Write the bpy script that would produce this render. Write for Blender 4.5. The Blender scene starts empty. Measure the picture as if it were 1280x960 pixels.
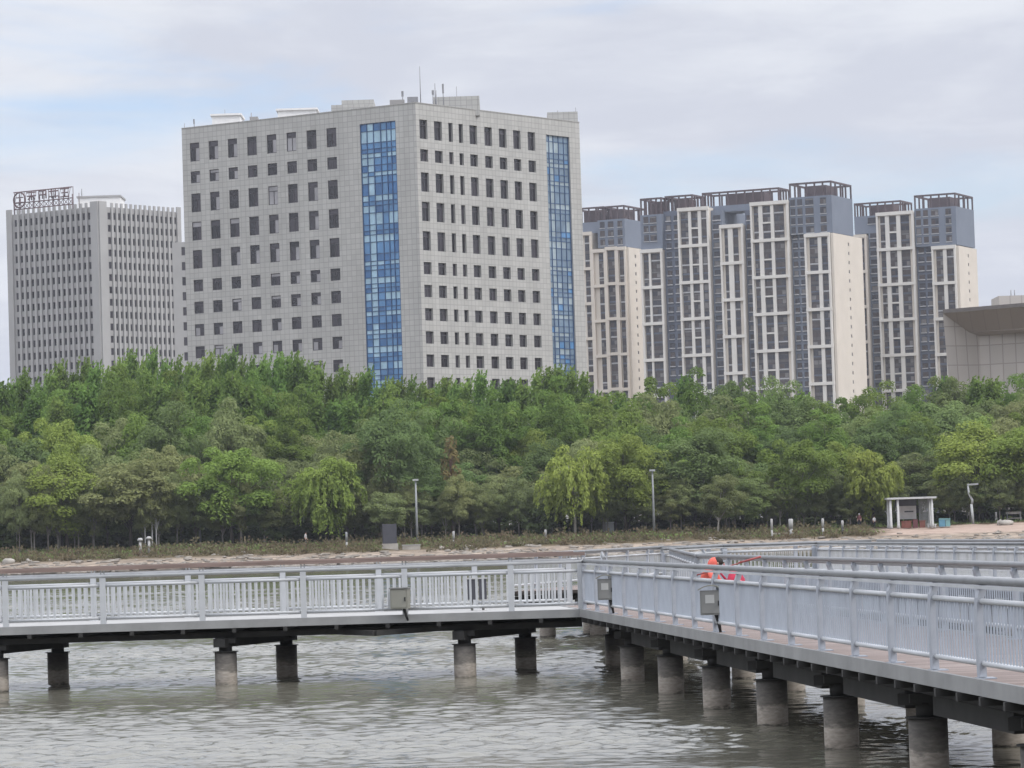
import bpy, bmesh, math, random
WAVE = 1.0
HAZE = .00009
import numpy as np
from mathutils import Vector, Matrix, Euler
random.seed(7)
RNG = np.random.default_rng(7)
SC = bpy.context.scene
COL = SC.collection
R = math.radians

# ------------------------------------------------------------------ camera
F = 4300.0                 # focal length in pixels of a 1280 wide picture
EYE = 3.26                 # eye height over the water
ROLL = -0.0315
PITCH = math.atan(184.0 / F)
cam_d = bpy.data.cameras.new('camera')
cam = bpy.data.objects.new('camera', cam_d)
COL.objects.link(cam)
cam_d.sensor_width = 36.0
cam_d.lens = F * 36.0 / 1280.0
cam_d.clip_start = 0.5
cam_d.clip_end = 20000
CM = Matrix.Rotation(R(90) + PITCH, 3, 'X') @ Matrix.Rotation(ROLL, 3, 'Z')
cam.matrix_world = Matrix.Translation((0, 0, EYE)) @ CM.to_4x4()
SC.camera = cam

def ray(px, py):
    return CM @ Vector(((px - 640) / F, -(py - 480) / F, -1.0))
def at(px, py, Y):
    d = ray(px, py); t = Y / d.y
    return Vector((d.x * t, Y, EYE + d.z * t))
def at_z(px, py, z):
    d = ray(px, py); t = (z - EYE) / d.z
    return Vector((d.x * t, d.y * t, z))
def on_plane(px, py, P, U):
    """distance along U and height where the sight line meets the upright plane through P along U"""
    d = ray(px, py)
    n = Vector((-U.y, U.x, 0))
    t = (P.x * n.x + P.y * n.y) / (d.x * n.x + d.y * n.y)
    q = Vector((d.x * t, d.y * t, EYE + d.z * t))
    return (q.x - P.x) * U.x + (q.y - P.y) * U.y, q.z

# ------------------------------------------------------------------ ground profile
def gz(x, y):
    pts = [(-400, -2.5), (392, -2.5), (397, -0.9), (401, 0.0), (406, .66), (411, 1.28), (420, 2.10), (426, 2.42), (460, 2.7), (700, 2.8), (9000, 2.8)]
    w = 1.2 * math.sin(x * .11) + .8 * math.sin(x * .31 + 1)
    yy = y + (w if 380 < y < 430 else 0)
    for (a, za), (b, zb) in zip(pts, pts[1:]):
        if yy <= b:
            return za + (zb - za) * max(0, (yy - a)) / (b - a)
    return 2.8
def at_ground(px, Y):
    p = at(px, 670, Y)
    return Vector((p.x, Y, gz(p.x, Y)))

# ------------------------------------------------------------------ materials
def srgb(r, g, b):
    f = lambda c: c / 255 / 12.92 if c / 255 <= .04045 else ((c / 255 + .055) / 1.055) ** 2.4
    return (f(r), f(g), f(b), 1)
class NT:
    def __init__(s, name):
        s.m = bpy.data.materials.new(name); s.m.use_nodes = True
        s.t = s.m.node_tree; s.t.nodes.clear()
        s.out = s.n('ShaderNodeOutputMaterial')
    def n(s, kind, **kw):
        x = s.t.nodes.new(kind)
        for k, v in kw.items():
            if k in ('operation', 'blend_type', 'data_type', 'noise_dimensions', 'feature', 'attribute_name', 'wave_type', 'bands_direction', 'offset'): setattr(x, k, v)
            else: x.inputs[k.replace('_', ' ')].default_value = v
        return x
    def l(s, a, b): s.t.links.new(a, b)
def mat(name, col, rough=.7, metal=0.0, var=.12, vscale=1.5, bump=0.0, bscale=20, stretch=(1, 1, 1), spec=.4, col2=None, rand=0.0):
    N = NT(name)
    p = N.n('ShaderNodeBsdfPrincipled', Roughness=rough, Metallic=metal)
    p.inputs['Specular IOR Level'].default_value = spec
    tc = N.n('ShaderNodeTexCoord'); mp = N.n('ShaderNodeMapping'); mp.inputs['Scale'].default_value = stretch
    N.l(tc.outputs['Object'], mp.inputs['Vector'])
    no = N.n('ShaderNodeTexNoise', Scale=vscale, Detail=5.0, Roughness=.6)
    N.l(mp.outputs[0], no.inputs['Vector'])
    mx = N.n('ShaderNodeMix', data_type='RGBA')
    a = tuple(c * (1 - var) for c in col[:3]) + (1,)
    b = col2 if col2 else tuple(min(1, c * (1 + var)) for c in col[:3]) + (1,)
    mx.inputs['A'].default_value = a; mx.inputs['B'].default_value = b
    rp = N.n('ShaderNodeMapRange'); rp.inputs['From Min'].default_value = .3; rp.inputs['From Max'].default_value = .7
    N.l(no.outputs['Fac'], rp.inputs['Value']); N.l(rp.outputs[0], mx.inputs['Factor'])
    last = mx.outputs['Result']
    if rand:
        oi = N.n('ShaderNodeObjectInfo'); mr = N.n('ShaderNodeMapRange')
        mr.inputs['To Min'].default_value = 1 - rand; mr.inputs['To Max'].default_value = 1 + rand
        N.l(oi.outputs['Random'], mr.inputs['Value'])
        hs = N.n('ShaderNodeHueSaturation'); N.l(mr.outputs[0], hs.inputs['Value']); N.l(last, hs.inputs['Color']); last = hs.outputs[0]
    N.l(last, p.inputs['Base Color'])
    if bump:
        b2 = N.n('ShaderNodeTexNoise', Scale=bscale, Detail=4.0); N.l(mp.outputs[0], b2.inputs['Vector'])
        bp = N.n('ShaderNodeBump', Strength=bump); N.l(b2.outputs['Fac'], bp.inputs['Height']); N.l(bp.outputs[0], p.inputs['Normal'])
    N.l(p.outputs[0], N.out.inputs['Surface'])
    return N.m
def tile_mat(name, col, joint, w, h, mortar=.03, rough=.6, var=.05, stain=.1):
    """facing panels with joints, laid out in metres by UV"""
    N = NT(name)
    p = N.n('ShaderNodeBsdfPrincipled', Roughness=rough)
    uv = N.n('ShaderNodeUVMap')
    br = N.n('ShaderNodeTexBrick', offset=0.0)
    br.inputs['Scale'].default_value = 1
    br.inputs['Brick Width'].default_value = w; br.inputs['Row Height'].default_value = h
    br.inputs['Mortar Size'].default_value = mortar; br.inputs['Mortar Smooth'].default_value = .1
    br.inputs['Color1'].default_value = tuple(c * (1 - var) for c in col[:3]) + (1,)
    br.inputs['Color2'].default_value = tuple(c * (1 + var) for c in col[:3]) + (1,)
    br.inputs['Mortar'].default_value = joint
    N.l(uv.outputs[0], br.inputs['Vector'])
    no = N.n('ShaderNodeTexNoise', Scale=.12, Detail=6.0); mp = N.n('ShaderNodeMapping'); mp.inputs['Scale'].default_value = (2.5, .5, 1)
    N.l(uv.outputs[0], mp.inputs['Vector']); N.l(mp.outputs[0], no.inputs['Vector'])
    mr = N.n('ShaderNodeMapRange'); mr.inputs['To Min'].default_value = 1 - stain; mr.inputs['To Max'].default_value = 1 + stain
    N.l(no.outputs['Fac'], mr.inputs['Value'])
    hs = N.n('ShaderNodeHueSaturation'); N.l(mr.outputs[0], hs.inputs['Value']); N.l(br.outputs['Color'], hs.inputs['Color'])
    N.l(hs.outputs[0], p.inputs['Base Color'])
    N.l(p.outputs[0], N.out.inputs['Surface'])
    return N.m
def leaf_mat(name, c1, c2, c3):
    """leaf colours: patches through the crown, each tree a little different"""
    N = NT(name)
    oi = N.n('ShaderNodeObjectInfo'); geo = N.n('ShaderNodeNewGeometry'); tc = N.n('ShaderNodeTexCoord')
    no = N.n('ShaderNodeTexNoise', Scale=.35, Detail=3.0)
    ad = N.n('ShaderNodeVectorMath', operation='ADD'); N.l(tc.outputs['Object'], ad.inputs[0]); N.l(oi.outputs['Random'], ad.inputs[1]); N.l(ad.outputs[0], no.inputs['Vector'])
    mr = N.n('ShaderNodeMapRange'); mr.inputs['From Min'].default_value = .33; mr.inputs['From Max'].default_value = .67; N.l(no.outputs['Fac'], mr.inputs['Value'])
    m1 = N.n('ShaderNodeMix', data_type='RGBA'); m1.inputs['A'].default_value = c1; m1.inputs['B'].default_value = c2; N.l(mr.outputs[0], m1.inputs['Factor'])
    m2 = N.n('ShaderNodeMix', data_type='RGBA'); m2.inputs['B'].default_value = c3; N.l(m1.outputs['Result'], m2.inputs['A'])
    mi = N.n('ShaderNodeMath', operation='MULTIPLY'); mi.inputs[1].default_value = .55; N.l(geo.outputs['Random Per Island'], mi.inputs[0]); N.l(mi.outputs[0], m2.inputs['Factor'])
    hs = N.n('ShaderNodeHueSaturation'); N.l(m2.outputs['Result'], hs.inputs['Color'])
    r1 = N.n('ShaderNodeMapRange'); r1.inputs['To Min'].default_value = .8; r1.inputs['To Max'].default_value = 1.22; N.l(oi.outputs['Random'], r1.inputs['Value']); N.l(r1.outputs[0], hs.inputs['Value'])
    r2 = N.n('ShaderNodeMapRange'); r2.inputs['To Min'].default_value = .485; r2.inputs['To Max'].default_value = .515
    fr = N.n('ShaderNodeMath', operation='FRACT'); ml = N.n('ShaderNodeMath', operation='MULTIPLY'); ml.inputs[1].default_value = 7.31
    N.l(oi.outputs['Random'], ml.inputs[0]); N.l(ml.outputs[0], fr.inputs[0]); N.l(fr.outputs[0], r2.inputs['Value']); N.l(r2.outputs[0], hs.inputs['Hue'])
    d = N.n('ShaderNodeBsdfDiffuse'); t = N.n('ShaderNodeBsdfTranslucent'); N.l(hs.outputs[0], d.inputs[0]); N.l(hs.outputs[0], t.inputs[0])
    ms = N.n('ShaderNodeMixShader'); ms.inputs[0].default_value = .42; N.l(d.outputs[0], ms.inputs[1]); N.l(t.outputs[0], ms.inputs[2])
    N.l(ms.outputs[0], N.out.inputs['Surface'])
    return N.m
def glass_mat(name, col, rough=.12, spec=.5):
    return mat(name, col, rough=rough, var=.25, vscale=.35, spec=spec)
def C(r, g, b): return (r, g, b, 1)

M = {}
M['tile'] = tile_mat('grey_facing_tile', C(.38, .372, .35), C(.255, .25, .236), 1.0, .95, .05, stain=.2, var=.07)
M['fin'] = mat('pale_grey_concrete', C(.33, .325, .318), var=.08, vscale=.1)
M['towerwall'] = mat('tower_spandrel', C(.30, .293, .287), var=.08, vscale=.2)
M['shelterwhite'] = mat('shelter_white', C(.46, .46, .45), var=.1)
M['roofgrey'] = mat('roof_grey', C(.27, .26, .25), var=.1, vscale=.3)
M['white'] = mat('white_render', C(.70, .69, .67), var=.05)
M['frame_dk'] = mat('dark_window_frame', C(.055, .05, .055), rough=.5)
M['pane_a'] = glass_mat('window_glass_dark', C(.018, .016, .02), .12, .6)
M['pane_b'] = glass_mat('window_glass_dim', C(.042, .036, .044), .2, .6)
M['pane_c'] = glass_mat('window_glass_curtain', C(.27, .26, .27), .3, .9)
M['blue_a'] = glass_mat('blue_glass_deep', C(.045, .135, .30), .06, .6)
M['blue_b'] = glass_mat('blue_glass_mid', C(.09, .215, .40), .06, .6)
M['blue_c'] = glass_mat('blue_glass_pale', C(.30, .45, .55), .1, .6)
M['blue_f'] = mat('blue_mullion', C(.03, .07, .16), rough=.4)
M['teal_a'] = glass_mat('grey_blue_glass', C(.14, .20, .265), .06, .6)
M['teal_b'] = glass_mat('pale_blue_glass', C(.27, .33, .36), .1, .6)
M['steel'] = mat('galvanised_steel', C(.30, .30, .31), rough=.45, metal=.5, var=.15, vscale=3)
M['antenna'] = mat('antenna_grey', C(.22, .22, .23), rough=.5)
M['signred'] = mat('rusty_red_frame', C(.115, .068, .07), var=.35, vscale=.6)
M['cream'] = mat('cream_render', C(.58, .525, .455), var=.05, vscale=.15)
M['creamlt'] = mat('pale_cream_render', C(.61, .585, .54), var=.06, vscale=.15)
M['bluegrey'] = mat('blue_grey_render', C(.15, .172, .215), var=.07, vscale=.15)
M['bgdark'] = mat('dark_blue_grey_render', C(.105, .12, .16), var=.1, vscale=.15)
M['pergola'] = mat('purple_brown_steel', C(.085, .062, .066), var=.1)
M['aptglass'] = glass_mat('apartment_glass', C(.045, .045, .055), .15)
M['aptglass2'] = glass_mat('apartment_glass_brown', C(.075, .06, .055), .25)
M['aptcurt'] = glass_mat('apartment_curtain', C(.17, .16, .155), .3)
M['sill'] = mat('pale_sill', C(.42, .42, .43))
M['stone'] = tile_mat('hall_stone', C(.42, .385, .35), C(.29, .26, .235), 2.2, 3.6, .10, stain=.08)
M['soffit'] = tile_mat('hall_soffit', C(.34, .295, .265), C(.28, .245, .22), 3.0, 6.0, .10, stain=.05)
M['hallroof'] = mat('hall_roof_edge', C(.13, .115, .105))
# piers
M['post'] = mat('pale_painted_post', C(.33, .35, .385), rough=.6, var=.16, vscale=1.7)
M['barkgrey'] = mat('grey_young_bark', C(.17, .155, .135), var=.3, vscale=2)
M['rail'] = mat('painted_rail', C(.42, .43, .44), rough=.55, var=.14, vscale=1.3, spec=.4)
M['bluepaint'] = mat('pale_blue_paint', C(.30, .33, .375), rough=.6, var=.15, vscale=1.1)
M['railgrey'] = mat('worn_grey_handrail', C(.17, .175, .18), rough=.45, var=.12, vscale=4)
M['railwood'] = mat('brown_wood_handrail', C(.20, .145, .125), rough=.7, var=.25, vscale=3, stretch=(.3, 3, 3))
M['fascia'] = mat('grey_fascia_steel', C(.235, .235, .23), rough=.6, var=.18, vscale=1.2)
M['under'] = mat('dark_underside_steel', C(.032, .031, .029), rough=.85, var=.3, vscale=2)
def pile_mat():
    N = NT('banded_pile_concrete')
    p = N.n('ShaderNodeBsdfPrincipled', Roughness=.85)
    tc = N.n('ShaderNodeTexCoord'); sp = N.n('ShaderNodeSeparateXYZ'); N.l(tc.outputs['Object'], sp.inputs[0])
    no = N.n('ShaderNodeTexNoise', Scale=3.2, Detail=8.0, Roughness=.7); mp = N.n('ShaderNodeMapping'); mp.inputs['Scale'].default_value = (1, 1, 3.0)
    oi = N.n('ShaderNodeObjectInfo'); ad = N.n('ShaderNodeVectorMath', operation='ADD'); N.l(tc.outputs['Object'], ad.inputs[0]); N.l(oi.outputs['Random'], ad.inputs[1])
    N.l(ad.outputs[0], mp.inputs[0]); N.l(mp.outputs[0], no.inputs['Vector'])
    ma = N.n('ShaderNodeMath', operation='MULTIPLY_ADD'); ma.inputs[1].default_value = .5
    N.l(no.outputs['Fac'], ma.inputs[0]); N.l(sp.outputs['Z'], ma.inputs[2])
    cr = N.n('ShaderNodeValToRGB'); e = cr.color_ramp.elements  # pale band low on the pile, darker at the waterline and towards the top
    e[0].position = .10; e[0].color = (.035, .033, .025, 1)
    e[1].position = 1.0; e[1].color = (.09, .083, .075, 1)
    for pos, c in ((.22, (.05, .045, .035, 1)), (.30, (.33, .29, .245, 1)), (.52, (.36, .32, .275, 1)), (.60, (.16, .145, .125, 1)), (.8, (.10, .09, .08, 1))):
        x = e.new(pos); x.color = c
    N.l(ma.outputs[0], cr.inputs[0])
    n2 = N.n('ShaderNodeTexNoise', Scale=9.0, Detail=5.0); N.l(mp.outputs[0], n2.inputs['Vector'])
    mr = N.n('ShaderNodeMapRange'); mr.inputs['To Min'].default_value = .4; mr.inputs['To Max'].default_value = 1.5; N.l(n2.outputs['Fac'], mr.inputs['Value'])
    hs = N.n('ShaderNodeHueSaturation'); N.l(mr.outputs[0], hs.inputs['Value']); N.l(cr.outputs[0], hs.inputs['Color'])
    N.l(hs.outputs[0], p.inputs['Base Color'])
    bp = N.n('ShaderNodeBump', Strength=.4); N.l(n2.outputs['Fac'], bp.inputs['Height']); N.l(bp.outputs[0], p.inputs['Normal'])
    N.l(p.outputs[0], N.out.inputs['Surface'])
    return N.m
M['pile'] = pile_mat()
def deck_mat():
    N = NT('deck_planks')
    p = N.n('ShaderNodeBsdfPrincipled', Roughness=.75)
    uv = N.n('ShaderNodeUVMap'); br = N.n('ShaderNodeTexBrick', offset=.37)
    br.inputs['Scale'].default_value = 1; br.inputs['Brick Width'].default_value = 2.4; br.inputs['Row Height'].default_value = .14
    br.inputs['Mortar Size'].default_value = .016
    br.inputs['Color1'].default_value = C(.15, .105, .088); br.inputs['Color2'].default_value = C(.26, .205, .18); br.inputs['Mortar'].default_value = C(.05, .04, .035)
    N.l(uv.outputs[0], br.inputs['Vector']); N.l(br.outputs[0], p.inputs['Base Color']); N.l(p.outputs[0], N.out.inputs['Surface'])
    return N.m
M['deck'] = deck_mat()
M['deckgrey'] = mat('grey_weathered_deck', C(.32, .315, .305), rough=.8, var=.12, vscale=1.5)
M['aptspandrel'] = mat('apartment_spandrel', C(.095, .085, .085), var=.25)
M['box'] = mat('cabinet_olive_grey', C(.23, .225, .19), rough=.55, var=.06)
M['boxdk'] = mat('cabinet_grey', C(.20, .20, .19), rough=.55, var=.1)
M['label'] = mat('cabinet_notice', C(.42, .42, .40))
M['black'] = mat('black_rubber', C(.02, .02, .02))
# shore things
M['bark'] = mat('grey_bark', C(.075, .062, .05), var=.35, vscale=2, stretch=(1, 1, .3), rand=.4)
M['barkpale'] = mat('pale_bark', C(.36, .33, .29), var=.25, vscale=2, stretch=(1, 1, .4))
M['limewash'] = mat('whitewashed_trunk', C(.46, .45, .43), var=.1)
M['deadwood'] = mat('dead_wood', C(.17, .10, .075), var=.3)
M['rock'] = mat('pale_rock', C(.30, .265, .225), var=.35, vscale=.8, bump=.3, bscale=4, rand=.3)
M['rockwhite'] = mat('white_rock', C(.33, .305, .27), var=.25, vscale=1)
M['postwhite'] = mat('post_white', C(.36, .355, .34), var=.1)
M['panel'] = mat('noticeboard_dark', C(.055, .055, .065), rough=.5)
M['redbrown'] = mat('red_brown_bench', C(.20, .075, .055), var=.25)
M['bluebin'] = mat('blue_bin_plastic', C(.10, .24, .33), var=.1)
M['tealbin'] = mat('teal_bin_lid', C(.16, .30, .30), var=.1)
M['skin'] = mat('skin', C(.42, .26, .19), var=.05)
M['hair'] = mat('dark_hair', C(.02, .016, .014))
M['jacket'] = mat('orange_red_jacket', C(.66, .125, .09), var=.25, vscale=6)
M['trousers'] = mat('dark_trousers', C(.03, .03, .036))
M['crimson'] = mat('crimson_cloth', C(.42, .025, .06), var=.2, vscale=6)
M['pinkhighlight'] = mat('pink_highlight', C(.75, .22, .28))
M['rodred'] = mat('red_fishing_rod', C(.30, .075, .07))
M['shirtgrey'] = mat('grey_shirt', C(.40, .39, .38))
M['shirtwhite'] = mat('white_shirt', C(.68, .67, .65))
M['maroon'] = mat('maroon_shirt', C(.14, .05, .055))
M['lampgrey'] = mat('lamp_post_grey', C(.24, .25, .25), rough=.5)
M['lamppale'] = mat('lamp_post_pale', C(.36, .37, .365), rough=.5)

LEAF = {
 'poplar': leaf_mat('poplar_leaves', C(0.092, 0.159, 0.042), C(0.147, 0.221, 0.054), C(0.195, 0.279, 0.072)),
 'broad': leaf_mat('bright_broad_leaves', C(0.105, 0.165, 0.041), C(0.156, 0.226, 0.052), C(0.203, 0.271, 0.075)),
 'olive': leaf_mat('olive_leaves', C(0.154, 0.181, 0.075), C(0.206, 0.234, 0.097), C(0.265, 0.292, 0.130)),
 'grey': leaf_mat('grey_green_leaves', C(0.117, 0.165, 0.061), C(0.160, 0.220, 0.080), C(0.208, 0.262, 0.100)),
 'willow': leaf_mat('willow_leaves', C(0.189, 0.252, 0.057), C(0.237, 0.298, 0.069), C(0.279, 0.331, 0.092)),
 'lime': leaf_mat('fresh_green_leaves', C(0.162, 0.225, 0.052), C(0.207, 0.270, 0.062), C(0.251, 0.311, 0.086)),
 'brown': leaf_mat('withered_leaves', C(0.157, 0.120, 0.056), C(0.202, 0.156, 0.071), C(0.235, 0.186, 0.090)),
 'scrub': leaf_mat('bank_scrub', C(.115, .108, .058), C(.155, .110, .078), C(.15, .135, .08)),
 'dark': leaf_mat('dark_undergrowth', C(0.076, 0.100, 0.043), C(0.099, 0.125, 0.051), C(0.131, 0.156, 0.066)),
}

# ------------------------------------------------------------------ mesh helpers
class MB:
    def __init__(s): s.v = []; s.f = []; s.m = []; s.uv = []; s.sm = []; s.mats = []
    def mi(s, m):
        if m not in s.mats: s.mats.append(m)
        return s.mats.index(m)
    def face(s, pts, m, uv=None, smooth=False):
        b = len(s.v); s.v += [tuple(p) for p in pts]; s.f.append(tuple(range(b, b + len(pts))))
        s.m.append(s.mi(m)); s.uv.append(uv if uv else [(0, 0)] * len(pts)); s.sm.append(smooth)
    def obox(s, O, U, V, W, m, uvs=None):
        """box from corner O along the three edge vectors"""
        O, U, V, W = map(Vector, (O, U, V, W))
        if U.cross(V).dot(W) < 0: U, V = V, U
        p = [O, O + U, O + U + V, O + V, O + W, O + U + W, O + U + V + W, O + V + W]
        lu, lv, lw = U.length, V.length, W.length
        for q, a, b in (((0, 3, 2, 1), lv, lu), ((4, 5, 6, 7), lu, lv), ((0, 1, 5, 4), lu, lw), ((1, 2, 6, 5), lv, lw), ((2, 3, 7, 6), lu, lw), ((3, 0, 4, 7), lv, lw)):
            s.face([p[i] for i in q], m, [(0, 0), (a, 0), (a, b), (0, b)])
    def box(s, x0, x1, y0, y1, z0, z1, m): s.obox((x0, y0, z0), (x1 - x0, 0, 0), (0, y1 - y0, 0), (0, 0, z1 - z0), m)
    def tube(s, pts, rads, m, n=8, cap=True):
        pts = [Vector(p) for p in pts]
        if not hasattr(rads, '__len__'): rads = [rads] * len(pts)
        rings = []; prev = None
        for i, p in enumerate(pts):
            d = (pts[min(i + 1, len(pts) - 1)] - pts[max(i - 1, 0)]).normalized()
            a = Vector((0, 0, 1)) if abs(d.z) < .9 else Vector((1, 0, 0))
            if prev is not None: a = prev
            x = (a - d * a.dot(d)).normalized(); y = d.cross(x); prev = x
            b = len(s.v)
            for k in range(n):
                t = 2 * math.pi * k / n
                s.v.append(tuple(p + (x * math.cos(t) + y * math.sin(t)) * rads[i]))
            rings.append(b)
        mi = s.mi(m)
        for a, b in zip(rings, rings[1:]):
            for k in range(n):
                k2 = (k + 1) % n
                s.f.append((a + k, a + k2, b + k2, b + k)); s.m.append(mi); s.uv.append([(0, 0)] * 4); s.sm.append(True)
        if cap:
            for b, rev in ((rings[0], True), (rings[-1], False)):
                q = list(range(b, b + n)); q = q[::-1] if rev else q
                s.f.append(tuple(q)); s.m.append(mi); s.uv.append([(0, 0)] * n); s.sm.append(False)
    def lathe(s, prof, m, c=(0, 0, 0), n=16):
        """prof: (radius, z) from the bottom up"""
        s.tube([(c[0], c[1], c[2] + z) for r, z in prof], [max(r, 1e-3) for r, z in prof], m, n)
    def blob(s, c, r, m, seed=0, n=7, k=10, rough=.2):
        rg = random.Random(seed); ring = []
        for i in range(n + 1):
            th = math.pi * i / n; row = []
            for j in range(k):
                ph = 2 * math.pi * j / k; q = 1 + rg.uniform(-rough, rough)
                row.append((c[0] + r[0] * math.sin(th) * math.cos(ph) * q, c[1] + r[1] * math.sin(th) * math.sin(ph) * q, c[2] + r[2] * math.cos(th) * (q if 0 < i < n else 1)))
            ring.append(row)
        b = len(s.v)
        for row in ring: s.v += row
        mi = s.mi(m)
        for i in range(n):
            for j in range(k):
                j2 = (j + 1) % k
                s.f.append((b + i * k + j, b + (i + 1) * k + j, b + (i + 1) * k + j2, b + i * k + j2)); s.m.append(mi); s.uv.append([(0, 0)] * 4); s.sm.append(True)
    def mesh(s, name):
        me = bpy.data.meshes.new(name)
        me.from_pydata(s.v, [], s.f)
        for m in s.mats: me.materials.append(m)
        me.polygons.foreach_set('material_index', s.m); me.polygons.foreach_set('use_smooth', s.sm)
        ul = me.uv_layers.new(name='uv')
        ul.data.foreach_set('uv', [c for f in s.uv for p in f for c in p])
        me.update()
        return me
    def build(s, name, parent=None, base=None):
        """one mesh object; base shifts the origin there (world coordinates stay)"""
        if base is not None:
            b = Vector(base); s.v = [tuple(Vector(p) - b) for p in s.v]
        return link(name, s.mesh(name), parent, base)
def link(name, me, parent=None, loc=None):
    o = bpy.data.objects.new(name, me); COL.objects.link(o)
    if parent is not None: o.parent = parent
    if loc is not None: o.location = loc
    return o
def tag(o, label, cat, group=None):
    o['label'] = label; o['category'] = cat
    if group: o['group'] = group
    return o
def thing(name, label, cat, loc=(0, 0, 0), group=None, rz=0):
    o = bpy.data.objects.new(name, None); COL.objects.link(o)
    o.location = loc; o.rotation_euler = (0, 0, rz); o.empty_display_size = .5
    return tag(o, label, cat, group)
def structure(o): o['kind'] = 'structure'; return o
def stuff(o): o['kind'] = 'stuff'; return o
def np_mesh(name, V, Q, mats, smooth=False):
    me = bpy.data.meshes.new(name)
    nq = len(Q)
    me.vertices.add(len(V)); me.vertices.foreach_set('co', V.astype(np.float32).ravel())
    me.loops.add(nq * 4); me.loops.foreach_set('vertex_index', Q.astype(np.int32).ravel())
    me.polygons.add(nq); me.polygons.foreach_set('loop_start', np.arange(0, nq * 4, 4, dtype=np.int32)); me.polygons.foreach_set('loop_total', np.full(nq, 4, dtype=np.int32))
    for m in mats: me.materials.append(m)
    me.update(calc_edges=True); me.validate()
    return me
# ------------------------------------------------------------------ sky, sun, render settings
SUN_EL, SUN_AZ = 48.0, 118.0          # azimuth clockwise from +Y (the view direction)
w = bpy.data.worlds.new('World'); SC.world = w; w.use_nodes = True
nt = w.node_tree; nt.nodes.clear()
def wn(k): return nt.nodes.new(k)
def wmath(op, a, b=None, clamp=False):
    m = wn('ShaderNodeMath'); m.operation = op; m.use_clamp = clamp
    for i, x in enumerate((a, b)):
        if x is None: continue
        if isinstance(x, (int, float)): m.inputs[i].default_value = x
        else: nt.links.new(x, m.inputs[i])
    return m.outputs[0]
def wmix(fac, a, b):
    m = wn('ShaderNodeMix'); m.data_type = 'RGBA'
    for key, x in (('Factor', fac), ('A', a), ('B', b)):
        if isinstance(x, (int, float, tuple)): m.inputs[key].default_value = x
        else: nt.links.new(x, m.inputs[key])
    return m.outputs['Result']
def wramp(v, a, b, lo=0.0, hi=1.0):
    m = wn('ShaderNodeMapRange'); m.interpolation_type = 'SMOOTHSTEP'
    nt.links.new(v, m.inputs['Value'])
    for k, x in (('From Min', a), ('From Max', b), ('To Min', lo), ('To Max', hi)): m.inputs[k].default_value = x
    return m.outputs[0]
sky = wn('ShaderNodeTexSky'); sky.sky_type = 'NISHITA'; sky.sun_disc = False
sky.sun_elevation = R(SUN_EL); sky.sun_rotation = R(SUN_AZ); sky.air_density = 1.2; sky.dust_density = .6; sky.ozone_density = 3.0
tc = wn('ShaderNodeTexCoord'); sep = wn('ShaderNodeSeparateXYZ'); nt.links.new(tc.outputs['Generated'], sep.inputs[0])
def cloud_noise(sx, sz, scale, detail, off, rough=.55):
    mp = wn('ShaderNodeMapping'); mp.inputs['Scale'].default_value = (sx, sx, sz); mp.inputs['Location'].default_value = off
    nt.links.new(tc.outputs['Generated'], mp.inputs['Vector'])
    no = wn('ShaderNodeTexNoise'); no.inputs['Scale'].default_value = scale; no.inputs['Detail'].default_value = detail; no.inputs['Roughness'].default_value = rough
    no.inputs['Distortion'].default_value = .4
    nt.links.new(mp.outputs[0], no.inputs['Vector']); return no.outputs['Fac']
n_big = cloud_noise(1.0, 3.6, 7.0, 6, (1.3, .4, .75))
n_fine = cloud_noise(1.0, 5.0, 16.0, 8, (.2, 2.1, .3), .6)
n_gap = cloud_noise(1.0, 4.0, 5.5, 6, (3.1, 1.7, .12))
mixn = wmath('ADD', wmath('MULTIPLY', n_big, .68), wmath('MULTIPLY', n_fine, .32))
shade = wramp(mixn, .40, .60)
cloud = wmix(shade, (.52, .545, .62, 1), (.645, .668, .72, 1))
# dome above the view brightened to add overhead light, as under any thin overcast
up = wramp(sep.outputs['Z'], .15, .65, 1.0, 2.9)
vm = wn('ShaderNodeVectorMath'); vm.operation = 'SCALE'; nt.links.new(cloud, vm.inputs[0]); nt.links.new(up, vm.inputs['Scale'])
# openings of clear blue sky: lower right of the view
vx = wmath('DIVIDE', sep.outputs['X'], wmath('ABSOLUTE', sep.outputs['Y']))
ge = wmath('ADD', wmath('MULTIPLY', wmath('POWER', wmath('MULTIPLY', wmath('SUBTRACT', vx, .085), 10.0), 2.0), 1.0),
           wmath('POWER', wmath('MULTIPLY', wmath('SUBTRACT', sep.outputs['Z'], .098), 62.0), 2.0))
gap_r = wramp(ge, 0.0, 1.7, .22, 0.0)
ge2 = wmath('ADD', wmath('POWER', wmath('MULTIPLY', wmath('SUBTRACT', vx, -.15), 16.0), 2.0), wmath('POWER', wmath('MULTIPLY', wmath('SUBTRACT', sep.outputs['Z'], .118), 80.0), 2.0))
gap_l = wramp(ge2, 0.0, 1.6, .10, 0.0)
gap = wramp(wmath('ADD', wmath('ADD', n_gap, gap_r), gap_l), .58, .80, 0.0, .85)
nv = wn('ShaderNodeVectorMath'); nv.operation = 'SCALE'; tn = wn('ShaderNodeVectorMath'); tn.operation = 'MULTIPLY'; tn.inputs[1].default_value = (.98, .97, 1.12); nt.links.new(sky.outputs[0], tn.inputs[0]); nt.links.new(tn.outputs[0], nv.inputs[0]); nv.inputs['Scale'].default_value = .115
cl_mixed = wmix(gap, vm.outputs[0], nv.outputs[0])
bg = wn('ShaderNodeBackground'); nt.links.new(cl_mixed, bg.inputs['Color']); bg.inputs['Strength'].default_value = 1.0
wo = wn('ShaderNodeOutputWorld'); nt.links.new(bg.outputs[0], wo.inputs['Surface'])

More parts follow.
